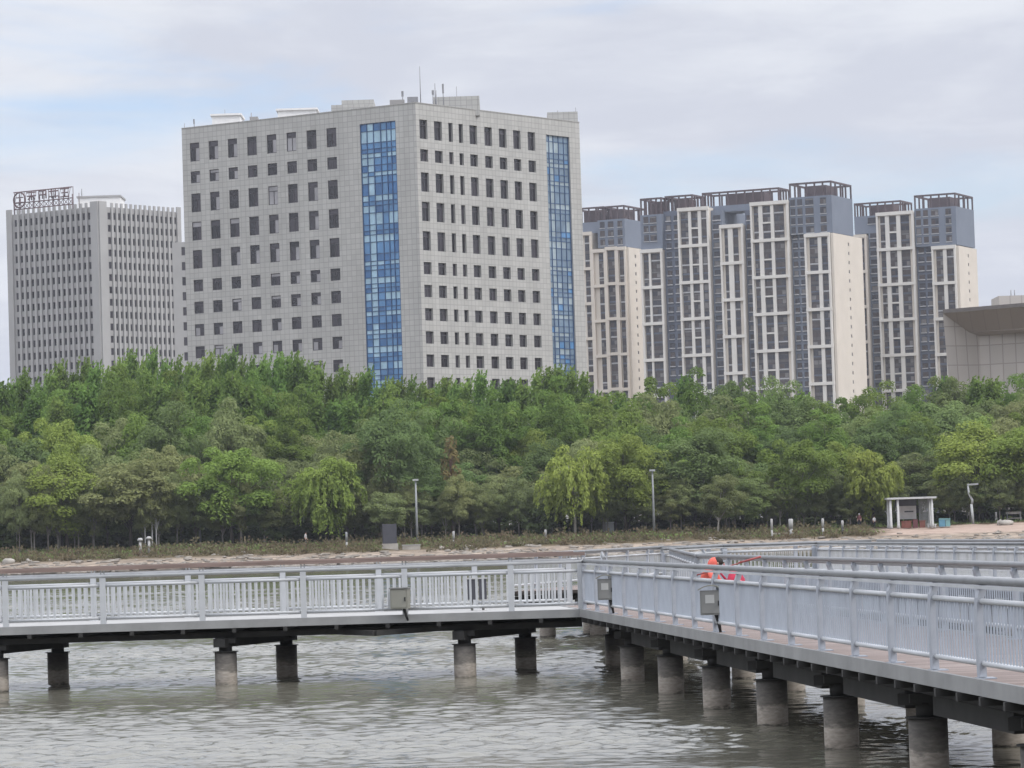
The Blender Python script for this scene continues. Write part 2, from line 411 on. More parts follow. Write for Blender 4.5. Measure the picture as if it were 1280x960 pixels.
sd = bpy.data.lights.new('sun', 'SUN'); sd.energy = 1.5; sd.angle = R(14); sd.color = (1, .955, .89)
so = bpy.data.objects.new('sun', sd); COL.objects.link(so)
e, a = R(SUN_EL), R(SUN_AZ)
so.rotation_euler = Vector((math.sin(a) * math.cos(e), math.cos(a) * math.cos(e), math.sin(e))).to_track_quat('Z', 'Y').to_euler()
so.location = (60, -40, 90)
SC.render.engine = 'CYCLES'
SC.view_settings.view_transform = 'Standard'; SC.view_settings.look = 'None'
SC.view_settings.exposure = 0.32; SC.view_settings.gamma = 1.0
SC.cycles.max_bounces = 6; SC.cycles.diffuse_bounces = 4; SC.cycles.glossy_bounces = 3; SC.cycles.transparent_max_bounces = 6
SC.cycles.use_denoising = True

# ------------------------------------------------------------------ ground and water
def ground():
    xs = list(range(-110, 111, 2)); xs = [-4000, -1500, -600, -250, -160] + xs + [160, 250, 600, 1500, 4000]
    ys = [-400, 100, 300, 385, 390] + [393 + .75 * i for i in range(50)] + [433, 440, 450, 470, 500, 600, 700, 900, 1300, 2000, 4000, 8000]
    b = MB(); nx = len(xs)
    rg = random.Random(3)
    for y in ys:
        for x in xs:
            z = gz(x, y)
            if 399 < y < 428 and abs(x) < 112: z += rg.uniform(-.12, .12)
            b.v.append((x, y, z))
    for j in range(len(ys) - 1):
        for i in range(nx - 1):
            b.f.append((j * nx + i, j * nx + i + 1, (j + 1) * nx + i + 1, (j + 1) * nx + i)); b.m.append(0); b.uv.append([(0, 0)] * 4); b.sm.append(True)
    N = NT('shore_ground')
    p = N.n('ShaderNodeBsdfPrincipled', Roughness=.95); p.inputs['Specular IOR Level'].default_value = .1
    tc = N.n('ShaderNodeTexCoord'); sp = N.n('ShaderNodeSeparateXYZ'); N.l(tc.outputs['Object'], sp.inputs[0])
    mp = N.n('ShaderNodeMapping'); mp.inputs['Scale'].default_value = (.35, 1, 2.0); N.l(tc.outputs['Object'], mp.inputs[0])
    n1 = N.n('ShaderNodeTexNoise', Scale=.9, Detail=8.0, Roughness=.7); N.l(mp.outputs[0], n1.inputs['Vector'])
    def mr(v, a, b_, lo=0., hi=1.):
        m = N.n('ShaderNodeMapRange'); N.l(v, m.inputs['Value'])
        for k, x in (('From Min', a), ('From Max', b_), ('To Min', lo), ('To Max', hi)): m.inputs[k].default_value = x
        return m.outputs[0]
    def mx(f, a, b_):
        m = N.n('ShaderNodeMix', data_type='RGBA')
        for k, x in (('Factor', f), ('A', a), ('B', b_)):
            if isinstance(x, tuple): m.inputs[k].default_value = x
            else: N.l(x, m.inputs[k])
        return m.outputs['Result']
    sand = mx(mr(n1.outputs[0], .35, .65), C(.12, .095, .072), C(.36, .295, .235))
    wet = mx(mr(n1.outputs[0], .45, .6), C(.035, .03, .026), C(.20, .175, .15))
    soil = mx(mr(n1.outputs[0], .35, .65), C(.075, .062, .036), C(.13, .10, .06))
    pave = mx(mr(n1.outputs[0], .3, .7), C(.28, .21, .17), C(.40, .31, .255))
    zz = N.n('ShaderNodeMath', operation='MULTIPLY_ADD'); zz.inputs[1].default_value = .5; N.l(n1.outputs[0], zz.inputs[0]); N.l(sp.outputs['Z'], zz.inputs[2])
    c = mx(mr(zz.outputs[0], .32, .48), wet, sand)
    # right of the shelter the bank is bare, paved ground
    px_ = N.n('ShaderNodeMath', operation='MULTIPLY_ADD'); px_.inputs[1].default_value = 8.0; N.l(n1.outputs[0], px_.inputs[0]); N.l(sp.outputs['X'], px_.inputs[2])
    bare = mr(px_.outputs[0], 46, 50)
    py_ = N.n('ShaderNodeMath', operation='MULTIPLY_ADD'); py_.inputs[1].default_value = 3.0; N.l(n1.outputs[0], py_.inputs[0]); N.l(sp.outputs['Y'], py_.inputs[2])
    front = mr(py_.outputs[0], 425.5, 424.5)
    mm = N.n('ShaderNodeMath', operation='MULTIPLY'); N.l(bare, mm.inputs[0]); N.l(front, mm.inputs[1])
    up_ = mx(mm.outputs[0], soil, pave)
    c = mx(mr(zz.outputs[0], 1.50, 1.72), c, up_)
    N.l(c, p.inputs['Base Color'])
    bp = N.n('ShaderNodeBump', Strength=.6, Distance=.3); N.l(n1.outputs[0], bp.inputs['Height']); N.l(bp.outputs[0], p.inputs['Normal'])
    N.l(p.outputs[0], N.out.inputs['Surface'])
    b.mats = [N.m]
    structure(b.build('ground'))
ground()
def water():
    # wave crests as real relief where the lake is near, fading to bump further out
    N = NT('lake_water')
    p = N.n('ShaderNodeBsdfPrincipled', Roughness=.09, IOR=1.333)
    p.inputs['Base Color'].default_value = C(.128, .122, .096)
    tc = N.n('ShaderNodeTexCoord')
    def noise(sc, stretch, det, rough=.55):
        mp = N.n('ShaderNodeMapping'); mp.inputs['Scale'].default_value = stretch; mp.inputs['Rotation'].default_value = (0, 0, R(9)); N.l(tc.outputs['Object'], mp.inputs[0])
        n = N.n('ShaderNodeTexNoise', Scale=sc, Detail=det, Roughness=rough); N.l(mp.outputs[0], n.inputs['Vector']); return n.outputs[0]
    a = noise(.9, (.55, 1.0, 1), 5.0, .6); b_ = noise(3.2, (.6, 1.0, 1), 4.0, .6)
    patch = noise(.035, (.35, 1.5, 1), 3.0)
    def mul(x, y):
        m = N.n('ShaderNodeMath', operation='MULTIPLY')
        for i, q in enumerate((x, y)):
            if isinstance(q, float): m.inputs[i].default_value = q
            else: N.l(q, m.inputs[i])
        return m.outputs[0]
    mr = N.n('ShaderNodeMapRange'); N.l(patch, mr.inputs['Value']); mr.inputs['From Min'].default_value = .42; mr.inputs['From Max'].default_value = .6; mr.inputs['To Min'].default_value = .75; mr.inputs['To Max'].default_value = 1.3
    ad = N.n('ShaderNodeMath', operation='ADD'); N.l(mul(a, 1.0), ad.inputs[0]); N.l(mul(b_, .30), ad.inputs[1])
    bp = N.n('ShaderNodeBump', Strength=1.0, Distance=.02); N.l(mul(ad.outputs[0], mr.outputs[0]), bp.inputs['Height']); N.l(bp.outputs[0], p.inputs['Normal'])
    N.l(p.outputs[0], N.out.inputs['Surface'])
    # wind waves as real relief: rows closer together near the viewer
    ys = [22.0]
    while ys[-1] < 412: ys.append(ys[-1] + max(.07, .0016 * ys[-1]))
    ys = np.array(ys); nx = 520
    uu = np.linspace(-1, 1, nx)
    Xg = uu[None, :] * (ys[:, None] * .185 + 4.0); Yg = np.repeat(ys[:, None], nx, 1)
    r = np.random.default_rng(12); Z = np.zeros_like(Xg); rough = np.ones_like(Xg)
    for k in range(9):
        a_ = r.uniform(-.35, .35); l_ = r.uniform(9, 40); rough += .20 * np.sin(2 * math.pi * (Xg * math.sin(a_) * .35 + Yg * math.cos(a_)) / l_ + r.uniform(0, 6.28) + .8 * np.sin(Xg * .11 + k))
    rough = np.clip(rough, .35, 1.9)
    dy = np.maximum(.07, .0016 * Yg)
    for k in range(90):
        lam = .19 * (6.5 ** r.uniform(0, 1)); th = r.normal() * .62 + .25
        kx, ky = math.sin(th), math.cos(th); ph = r.uniform(0, 6.28)
        sl = .0165 * WAVE * (1.3 if lam < .6 else .75) * (1 + 2.0 * np.clip((Yg - 72) / 80, 0, 1))
        fade = np.clip((lam / (dy * 2.4) - .6) / .8, 0, 1)
        q = 2 * math.pi * (Xg * kx + Yg * ky) / lam + ph + 1.6 * np.sin(Xg * .23 + Yg * .09 + k * 1.7) + .9 * np.sin(Xg * .31 - Yg * .27 + k * 2.9)
        Z += fade * sl * lam / (2 * math.pi) * (np.sin(q) + .28 * np.cos(2 * q))
    Z = Z * rough; Z[0, :] = 0; Z[-1, :] = 0; Z[:, 0] = 0; Z[:, -1] = 0
    ny = len(ys)
    V = np.stack([Xg, Yg, Z], 2).reshape(-1, 3)
    ii, jj = np.meshgrid(np.arange(ny - 1), np.arange(nx - 1), indexing='ij'); b0 = (ii * nx + jj).ravel()
    Q = np.stack([b0, b0 + 1, b0 + nx + 1, b0 + nx], 1)
    n0 = len(V); c = [n0 + q for q in range(6)]
    V = np.vstack([V, [(-4000, -400, 0), (4000, -400, 0), (4000, 412.5, 0), (-4000, 412.5, 0), (-4000, 22, 0), (4000, 22, 0)]])
    e00, e01, e10, e11 = 0, nx - 1, (ny - 1) * nx, ny * nx - 1
    me = np_mesh('water', V, Q, [N.m])
    me.polygons.foreach_set('use_smooth', np.ones(len(Q), dtype=bool))
    bm = bmesh.new(); bm.from_mesh(me); bm.verts.ensure_lookup_table()
    vs = bm.verts
    left = [vs[k * nx] for k in range(ny)]; right = [vs[k * nx + nx - 1] for k in range(ny)]; front = [vs[k] for k in range(nx)]
    bm.faces.new([vs[c[4]]] + left + [vs[c[3]]]); bm.faces.new([vs[c[5]], vs[c[2]]] + right[::-1]); bm.faces.new([vs[c[0]], vs[c[1]], vs[c[5]]] + front[::-1] + [vs[c[4]]])
    bmesh.ops.recalc_face_normals(bm, faces=bm.faces)
    bm.normal_update()
    if sum(f.normal.z for f in bm.faces) < 0: bmesh.ops.reverse_faces(bm, faces=bm.faces)
    bm.to_mesh(me); bm.free()
    structure(link('water', me))
water()

# ------------------------------------------------------------------ building helpers
def facade(mb, P, U, s0, s1, z0, z1, holes, m, depth=.3, m_rev=None, uv0=0.0):
    """upright wall sheet with openings and their reveals; U runs left to right seen from outside"""
    U = Vector(U); Nn = Vector((U.y, -U.x, 0))      # outward
    S = sorted({round(s0, 4), round(s1, 4)} | {round(h[0], 4) for h in holes} | {round(h[1], 4) for h in holes})
    Z = sorted({round(z0, 4), round(z1, 4)} | {round(h[2], 4) for h in holes} | {round(h[3], 4) for h in holes})
    S = [s for s in S if s0 - 1e-3 <= s <= s1 + 1e-3]; Z = [z for z in Z if z0 - 1e-3 <= z <= z1 + 1e-3]
    cell = {}
    import bisect
    for h in holes:
        i0 = bisect.bisect_left(S, round(h[0], 4) - 1e-5); i1 = bisect.bisect_left(S, round(h[1], 4) - 1e-5)
        j0 = bisect.bisect_left(Z, round(h[2], 4) - 1e-5); j1 = bisect.bisect_left(Z, round(h[3], 4) - 1e-5)
        for i in range(i0, i1):
            for j in range(j0, j1): cell[i, j] = 1
    pt = lambda s, z, d=0: Vector((P.x + U.x * s - Nn.x * d, P.y + U.y * s - Nn.y * d, z))
    for j in range(len(Z) - 1):
        i = 0
        while i < len(S) - 1:
            if (i, j) in cell: i += 1; continue
            k = i
            while k + 1 < len(S) - 1 and (k + 1, j) not in cell: k += 1
            a, b_, c, d = S[i], S[k + 1], Z[j], Z[j + 1]
            mb.face([pt(a, c), pt(b_, c), pt(b_, d), pt(a, d)], m, [(a + uv0, c), (b_ + uv0, c), (b_ + uv0, d), (a + uv0, d)])
            i = k + 1
    mv = m_rev or m
    for a, b_, c, d in [h[:4] for h in holes]:
        for q in ([(a, c, 0), (a, c, 1), (a, d, 1), (a, d, 0)], [(b_, c, 1), (b_, c, 0), (b_, d, 0), (b_, d, 1)], [(a, d, 0), (a, d, 1), (b_, d, 1), (b_, d, 0)], [(a, c, 1), (a, c, 0), (b_, c, 0), (b_, c, 1)]):
            mb.face([pt(s, z, depth * k) for s, z, k in q], mv, [(.3, .3)] * 4)
def window(P, U, a, b_, c, d, depth, mf, mpanes, rg, bar=.12, split=True, mb=None, pb=None):
    U = Vector(U); Nn = Vector((U.y, -U.x, 0)); mb = mb or MB(); pb = pb or MB()
    pt = lambda s, z, k: Vector((P.x + U.x * s - Nn.x * k, P.y + U.y * s - Nn.y * k, z))
    def bx(s0, s1, z0, z1): mb.obox(pt(s0, z0, depth + .02), U * (s1 - s0), Nn * .07, (0, 0, z1 - z0), mf)
    g = .004
    bx(a + g, a + bar, c + g, d - g); bx(b_ - bar, b_ - g, c + g, d - g); bx(a + bar, b_ - bar, c + g, c + bar); bx(a + bar, b_ - bar, d - bar, d - g)
    zt = d - (d - c) * .28
    if split:
        bx(a + bar, b_ - bar, zt - bar / 2, zt + bar / 2); sm = a + (b_ - a) * .55; bx(sm - bar / 2, sm + bar / 2, c + bar, zt - bar / 2)
        cells = [(a, b_, zt, d), (a, sm, c, zt), (sm, b_, c, zt)]
    else: cells = [(a, b_, c, d)]
    for ci, (s0, s1, z0, z1) in enumerate(cells):
        pb.face([pt(s0, z0, depth), pt(s1, z0, depth), pt(s1, z1, depth), pt(s0, z1, depth)], (rg.choices(mpanes, [5, 3, 1.6][:len(mpanes)])[0] if len(mpanes) < 3 else mpanes[rg.choices([0, 1, 2], [(4, 3, 1), (2, 6, .4), (3, 2, 4)][ci])[0]]))
    return mb, pb
def put_windows(parent, specs, rg, name='window'):
    """specs: (P,U,a,b,c,d,depth,frame,panes,split); the 100 largest become parts, the rest one part"""
    order = sorted(range(len(specs)), key=lambda i: -(specs[i][3] - specs[i][2]) * (specs[i][5] - specs[i][4]) * specs[i][10])
    rest_f, rest_p = MB(), MB(); nrest = 0
    for k, i in enumerate(order):
        P, U, a, b_, c, d, dep, mf, mp, sp, wgt = specs[i]
        if k < 100:
            f, p = window(P, U, a, b_, c, d, dep, mf, mp, rg, split=sp)
            fo = f.build(name, parent); p.build('pane', fo)
        else:
            window(P, U, a, b_, c, d, dep, mf, mp, rg, split=sp, mb=rest_f, pb=rest_p); nrest += 1
    if nrest:
        fo = stuff(rest_f.build(name, parent)); po = stuff(rest_p.build('pane', fo))

# ------------------------------------------------------------------ the big office block
def office():
    rg = random.Random(11)
    A = at(519, 128.5, 602); zt = A.z
    B = at_z(227, 161, zt); Cc = at_z(724, 153.2, zt)
    t = thing('office_block', 'big grey tiled office block with two blue glass strips, tallest in the middle', 'building', (A.x, A.y, 2.8))
    # children below are in world coordinates
    off = Vector((A.x, A.y, 2.8))
    UL = (A - B); LL = UL.length; UL.normalize()
    UR = (Cc - A); LR = UR.length; UR.normalize()
    z0 = 2.5
    wall = MB(); specs = []
    # left face: rows and columns read where they show
    def sz(px, py, P, U): return on_plane(px, py, P, U)
    colsL = [243.0, 266.6, 290.4, 314.6, 339.3, 364.0, 389.2, 414.0]
    sL = [sz(x, 179.7 - (x - 243) * .093, B, UL)[0] for x in colsL]
    rowsy = [(149.5, 24), (186.5, 15.2), (215.5, 24), (252.3, 24), (289.0, 24), (327.5, 15.3), (356, 15.5), (385.2, 15.5), (414, 15.5), (443, 15.5), (471.5, 15.5), (500.5, 15.5), (529.5, 15.5), (558, 15.5), (587, 15.5)]
    rows = []
    for y, h in rowsy:
        x = 528 + (y - 150) * .032
        za = sz(x, y, A, UR)[1]; zb = sz(x, y + h, A, UR)[1]
        rows.append((zb, za))
    holes = []
    wl = sz(249.0, 179.7, B, UL)[0] - sz(243.2, 179.7, B, UL)[0]
    for s in sL:
        for zb, za in rows:
            holes.append((s - wl, s + wl, zb, za))
            specs.append((B - off, UL, s - wl, s + wl, zb - off.z, za - off.z, .18, M['frame_dk'], [M['pane_b'], M['pane_a'], M['pane_c']], True, 1.0 if zb > 22 else .01))
    g0, g1 = sz(449.5, 156, B, UL)[0], sz(494.3, 151.5, B, UL)[0]
    gt = sz(470, 153.2, B, UL)[1]
    gh = (g0, g1, 6, gt)
    facade(wall, B, UL, 0, LL, z0, zt, holes + [gh], M['tile'], .18)
    # right face
    colsR = [(529, 4.9), (547.3, 4.9), (563, 2.7), (575.8, 2.7), (591.3, 4.7), (610, 4.7), (628.1, 4.7), (645.8, 4.6), (664, 4.6)]
    holesR = []
    for x, hw in colsR:
        yy = 149.5 + (x - 529) * .118
        s0, s1 = sz(x - hw, yy, A, UR)[0], sz(x + hw, yy, A, UR)[0]
        for zb, za in rows:
            holesR.append((s0, s1, zb, za))
            specs.append((A - off, UR, s0, s1, zb - off.z, za - off.z, .45, M['frame_dk'], [M['pane_a'], M['pane_b']], hw > 3, .62 if zb > 22 else .01))
    h0, h1 = sz(682.5, 170, A, UR)[0], sz(711.5, 171, A, UR)[0]
    ht = sz(695, 169.5, A, UR)[1]
    facade(wall, A, UR, 0, LR, z0, zt, holesR + [(h0, h1, 6, ht)], M['tile'], .45)
    D = B + (Cc - A)
    UB = (D - Cc).normalized(); facade(wall, Cc, UB, 0, (D - Cc).length, z0, zt, [], M['tile'])
    UD = (B - D).normalized(); facade(wall, D, UD, 0, (B - D).length, z0, zt, [], M['tile'])
    dz = Vector((0, 0, 1.0)); 
    wall.face([p - dz for p in (A, Cc, D, B)], M['roofgrey'])
    wall.v = [tuple(Vector(p) - off) for p in wall.v]
    wall.build('wall', t)
    # parapet coping, inside thickness
    cp = MB()
    quad = [A, Cc, D, B]
    cen = (A + D) / 2
    for i in range(4):
        p, q = quad[i], quad[(i + 1) % 4]
        u = (q - p); n = Vector((u.y, -u.x, 0)).normalized()
        if n.dot(p - cen) < 0: n = -n
        cp.obox(p - off + n * .06 - n * .5, u, n * .5, (0, 0, .14), M['tile'])
    cp.build('coping', t)
    put_windows(t, specs, rg)
    # glass strips
    def curtain(P, U, s0, s1, z0, z1, nc, colw, pal, dep, levels):
        U = Vector(U); Nn = Vector((U.y, -U.x, 0)); P = P - off
        pt = lambda s, z, k: Vector((P.x + U.x * s - Nn.x * k, P.y + U.y * s - Nn.y * k, z - off.z))
        fr, gl = MB(), MB()
        xs = [s0]; tot = sum(colw)
        for c in colw: xs.append(xs[-1] + (s1 - s0) * c / tot)
        zs = [z1]
        for a_, b_ in levels: zs += [a_, b_]
        zs = sorted({round(z, 3) for z in zs if z0 < z <= z1} | {z0})
        for x in xs:
            x = min(max(x, s0 + .09), s1 - .09)
            fr.obox(pt(x - .07, z0, dep), U * .14, Nn * .12, (0, 0, z1 - z0), M['blue_f'])
        for z in zs[1:-1]:
            for x0, x1 in zip(xs, xs[1:]):
                fr.obox(pt(x0 + .08, z - .06, dep), U * (x1 - x0 - .16), Nn * .09, (0, 0, .12), M['blue_f'])
        for x0, x1, ci in zip(xs, xs[1:], range(nc)):
            for k, (za, zb) in enumerate(zip(zs, zs[1:])):
                pr = pal(ci, k, zb - za, rg)
                j = lambda: rg.uniform(-.02, .02)
                gl.face([pt(x0, za, dep + j()), pt(x1, za, dep + j()), pt(x1, zb, dep + j()), pt(x0, zb, dep + j())], pr)
        f = fr.build('glass_strip', t); gl.build('pane', f)
    lev = []
    for zb, za in rows:
        lev.append((zb, za)); lev.append((zb + (za - zb) * .62, za + .75))
    def palL(ci, k, h, rg):
        q = (k - 1) % 3
        if q == 2: return M['blue_c'] if rg.random() < .8 else M['blue_b']
        if ci == 1: return M['blue_c'] if rg.random() < .8 else M['blue_b']
        if ci in (0, 2): return (M['blue_a'] if q == 0 else M['blue_b']) if rg.random() < .9 else M['blue_c']
        return M['blue_b'] if rg.random() < .85 else M['blue_a']
    def palR(ci, k, h, rg):
        if ci in (1,): return M['teal_b'] if rg.random() < .85 else M['teal_a']
        return (M['teal_b'] if rg.random() < .75 else M['teal_a']) if (k - 1) % 3 == 2 else (M['teal_a'] if rg.random() < .85 else M['blue_b'])
    zg = gt - off.z
    curtain(B, UL, g0, g1, 6, gt, 6, [1.0, 1.0, 1.1, .9, .7, .8], palL, .22, lev)
    curtain(A, UR, h0, h1, 6, ht, 5, [1, 1.1, 1.3, 1.3, 1.2], palR, .4, lev)
    # roof houses and masts (read from the skyline)
    def hut(px0, px1, pyt, Y, dep, m, lid=0):
        a, b_ = at(px0, pyt, Y), at(px1, pyt, Y); z = a.z
        mb = MB(); zl = zt - 1.0
        mb.obox((a.x - off.x, Y - off.y, zl - off.z), (b_.x - a.x, 0, 0), (0, dep, 0), (0, 0, z - zl), m)
        if lid: mb.obox((a.x - .3 - off.x, Y - .3 - off.y, z - off.z + .003), (b_.x - a.x + .6, 0, 0), (0, dep + .6, 0), (0, 0, lid), m)
        return mb.build('roof_house', t)
    Yl = lambda px: B.y + (A.y - B.y) * (px - 227) / (519 - 227)
    hut(265, 300, 145, Yl(280) + 6, 8, M['white'], .35)
    hut(347, 395, 138.5, Yl(370) + 6, 6, M['white'], .35)
    hut(414, 462, 131.5, Yl(440) + 4, 7, M['tile'])
    hut(427, 467, 125.5, Yl(447) + 7, 8, M['tile'])
    hut(541, 599, 121.5, A.y + 13, 14, M['tile'])
    hut(684, 722, 140.5, Cc.y - 5 + 6, 7, M['tile'])
    hut(312, 322, 146, Yl(318) + 5, 3, M['roofgrey'])
    def mast(px, py, Y, r, panel=None):
        p = at(px, py, Y); mb = MB()
        mb.tube([(p.x - off.x, Y - off.y, zt - 1 - off.z), (p.x - off.x, Y - off.y, p.z - off.z)], [r, r * .6], M['antenna'], 6)
        if panel:
            h, w_ = panel
            mb.box(p.x - w_ - off.x, p.x + w_ - off.x, Y - off.y - .25, Y - off.y - r - .002, p.z - off.z - h, p.z - off.z, M['antenna'])
        mb.build('antenna', t)
    for args in ((524.5, 83, A.y + 8, .1), (543.5, 104, A.y + 10, .12), (553.5, 105, A.y + 10, .09, (1.7, .16)), (570.5, 108, A.y + 22, .09), (503, 114, A.y + 9, .12, (1.0, .2)), (541, 113, A.y + 9, .12, (.8, .2)), (545, 113, A.y + 9, .1),
                 (242.5, 149, Yl(242) + 2, .1, (.9, .13)), (230.5, 154, Yl(231) + 2, .08), (281, 137, Yl(281) + 9, .07), (314, 141, Yl(314) + 6, .14), (697, 138, Cc.y + 4, .08), (719.5, 134.5, Cc.y + 4, .09)): mast(*args)
    mb = MB(); p = at(516, 121, A.y + 6)
    mb.box(p.x - 1.0 - off.x, p.x + .9 - off.x, 6, 7.4, zt - 1 - off.z, p.z - off.z, M['antenna']); mb.build('roof_plant', t)
    mb = MB(); p = at(494, 124.3, A.y + 7)
    mb.box(p.x - 1.0 - off.x, p.x + 1.6 - off.x, 7.5, 9, zt - 1 - off.z, p.z - off.z, M['roofgrey']); mb.build('roof_plant', t)
office()

# ------------------------------------------------------------------ the finned tower on the left
def fin_tower():
    rg = random.Random(5)
    A = at(122.5, 252.5, 960); zt = A.z
    B = at_z(8.7, 264, zt); Cc = at_z(224.6, 260.3, zt)
    off = Vector((A.x, A.y, 2.8))
    t = thing('office_tower', 'pale grey office tower ribbed with upright fins, rusty sign on its roof', 'building', off)
    UL = (A - B); LL = UL.length; UL.normalize(); UR = (Cc - A); LR = UR.length; UR.normalize()
    D = B + (Cc - A)
    fl = 3.47; top = zt - 2.6
    wall = MB(); specs = []
    zb0 = 2.5
    floors = [top - 2.1 - i * fl for i in range(25) if top - 2.1 - i * fl > 6]
    for P, U, L, n in ((B, UL, LL, 15), (A, UR, LR, 15)):
        e0 = 2.0 if P is B else 2.9; e1 = 2.6 if P is B else 1.6
        pitch = (L - e0 - e1) / n
        hol = []
        for i in range(n):
            s0 = e0 + pitch * i + pitch * .38; s1 = e0 + pitch * (i + 1) - .02
            for z in floors:
                hol.append((s0, s1, z, z + 1.95))
                specs.append((P - off, U, s0, s1, z - off.z, z + 1.95 - off.z, .25, M['frame_dk'], [M['pane_b'], M['pane_a']], False, (1.0 if P is B else .8) if z > 42 else .01))
        facade(wall, P, U, 0, L, zb0, zt - 1.2, hol, M['towerwall'], .25)
        Nn = Vector((U.y, -U.x, 0))
        for i in range(n + 1):
            s = e0 + pitch * i
            if i in (0, n): continue
            mb = MB(); mb.obox(P - off + U * (s - pitch * .0) + Vector((0, 0, zb0 - zt)) + Nn * .003 - Vector((0, 0, 0)), U * (pitch * .38), Nn * .42, (0, 0, zt - zb0 - .0), M['fin'])
            mb.build('fin', t)
        for s0, s1 in ((0, e0), (L - e1 + pitch * .38 * (0), L)):
            mb = MB(); mb.obox(P - off + U * s0 + Nn * .004 + Vector((0, 0, zb0 - zt)), U * (s1 - s0 - .004), Nn * .45, (0, 0, zt - zb0 + .25), M['fin']); mb.build('corner_pier', t)
    facade(wall, Cc, (D - Cc).normalized(), 0, (D - Cc).length, zb0, zt - 1.2, [], M['towerwall'])
    facade(wall, D, (B - D).normalized(), 0, (B - D).length, zb0, zt - 1.2, [], M['towerwall'])
    wall.face([p - Vector((0, 0, 2.0)) for p in (A, Cc, D, B)], M['roofgrey'])
    wall.v = [tuple(Vector(p) - off) for p in wall.v]
    wall.build('wall', t)
    put_windows(t, specs, rg)
    # penthouse
    a, b_ = at(97, 244, A.y + 14), at(150, 247.5, A.y + 14)
    mb = MB(); mb.box(a.x - off.x, b_.x - off.x, 14, 26, zt - 2 - off.z, a.z - off.z - .8, M['white'])
    mb.box(a.x - .3 - off.x, b_.x + .3 - off.x, 13.7, 26.3, a.z - off.z - .797, a.z - off.z - .3, M['fin']); mb.build('roof_house', t)
    p = at(102, 236, A.y + 15); mb = MB(); mb.tube([(p.x - off.x, 15, a.z - off.z - .3), (p.x - off.x, 15, p.z - off.z)], .12, M['antenna'], 6); mb.build('antenna', t)
    # the open frame of the roof sign, seen from the side of its letters
    sg = MB(); PL = at(17, 241, B.y + (A.y - B.y) * .1 + 3); PR = at(90, 233, B.y + (A.y - B.y) * .72 + 3)
    S0 = Vector((PL.x, PL.y, 0)); S1 = Vector((PR.x, PR.y, 0)); US = (S1 - S0); LS = US.length; US.normalize()
    zr = zt - 2 - off.z
    ztop = PL.z - off.z; zmid = ztop - 3.1; zlow = ztop - 4.9
    q = lambda s, z, d=0: (S0.x + US.x * s - off.x + US.y * d, S0.y + US.y * s - off.y - US.x * d, z)
    def bar(s0, z0, s1, z1, r=.16, d=0): sg.tube([q(s0, z0, d), q(s1, z1, d)], r, M['signred'], 5)
    for z in (ztop, zmid, zlow): bar(0, z, LS, z, .17)
    ns = 12
    for i in range(ns + 1):
        s = LS * i / ns
        bar(s, zr, s, ztop if i % 3 else ztop + .2, .10, -.4)
        if i < ns:
            bar(s, zlow, s + LS / ns, zmid, .09, -.4); bar(s, zmid, s + LS / ns, zlow, .09, -.4)
            bar(s, zmid, LS * (i + .5) / ns, ztop, .07, -.4)
    for s in (0, LS / 3, 2 * LS / 3, LS): bar(s, ztop - 2, s, zr, .13); bar(s, ztop - 1.5, s + .01, zr, .1, -3)
    sign = sg.build('roof_sign', t)
    # round emblem, then stroke-built characters
    em = MB(); r = 2.15; cs, cz = 2.3, ztop - 2.3
    em.tube([q(cs + r * math.cos(k * math.pi / 12), cz + r * math.sin(k * math.pi / 12), .25) for k in range(25)], .22, M['signred'], 6)
    for z in (-.7, .7): em.tube([q(cs - 1.4, cz + z, .25), q(cs + 1.4, cz + z, .25)], .17, M['signred'], 5)
    em.tube([q(cs, cz - 1.6, .25), q(cs, cz + 1.6, .25)], .17, M['signred'], 5); em.build('emblem', sign)
    strokes = [[(0, .9, 1, .9), (0, .5, 1, .5), (.5, 0, .5, 1), (.1, .1, .45, .5), (.9, .1, .55, .5)],
               [(.1, .95, .9, .95), (.1, .95, .1, .05), (.9, .95, .9, .05), (.1, .5, .9, .5), (.5, .95, .5, .05)],
               [(0, .8, 1, .8), (.3, 1, .3, 0), (.7, 1, .7, 0), (0, .2, 1, .2)],
               [(0, .95, 1, .95), (.5, .95, .5, .05), (0, .05, 1, .05), (.15, .5, .85, .5)]]
    for i, st in enumerate(strokes):
        c = MB(); s0 = 5.1 + i * (LS - 5.2) / 4; w_ = (LS - 5.2) / 4 * .8
        for x0, y0, x1, y1 in st: c.tube([q(s0 + x0 * w_, zmid + .4 + y0 * 2.5, .25), q(s0 + x1 * w_, zmid + .4 + y1 * 2.5, .25)], .19, M['signred'], 5)
        c.build('sign_character', sign)
fin_tower()

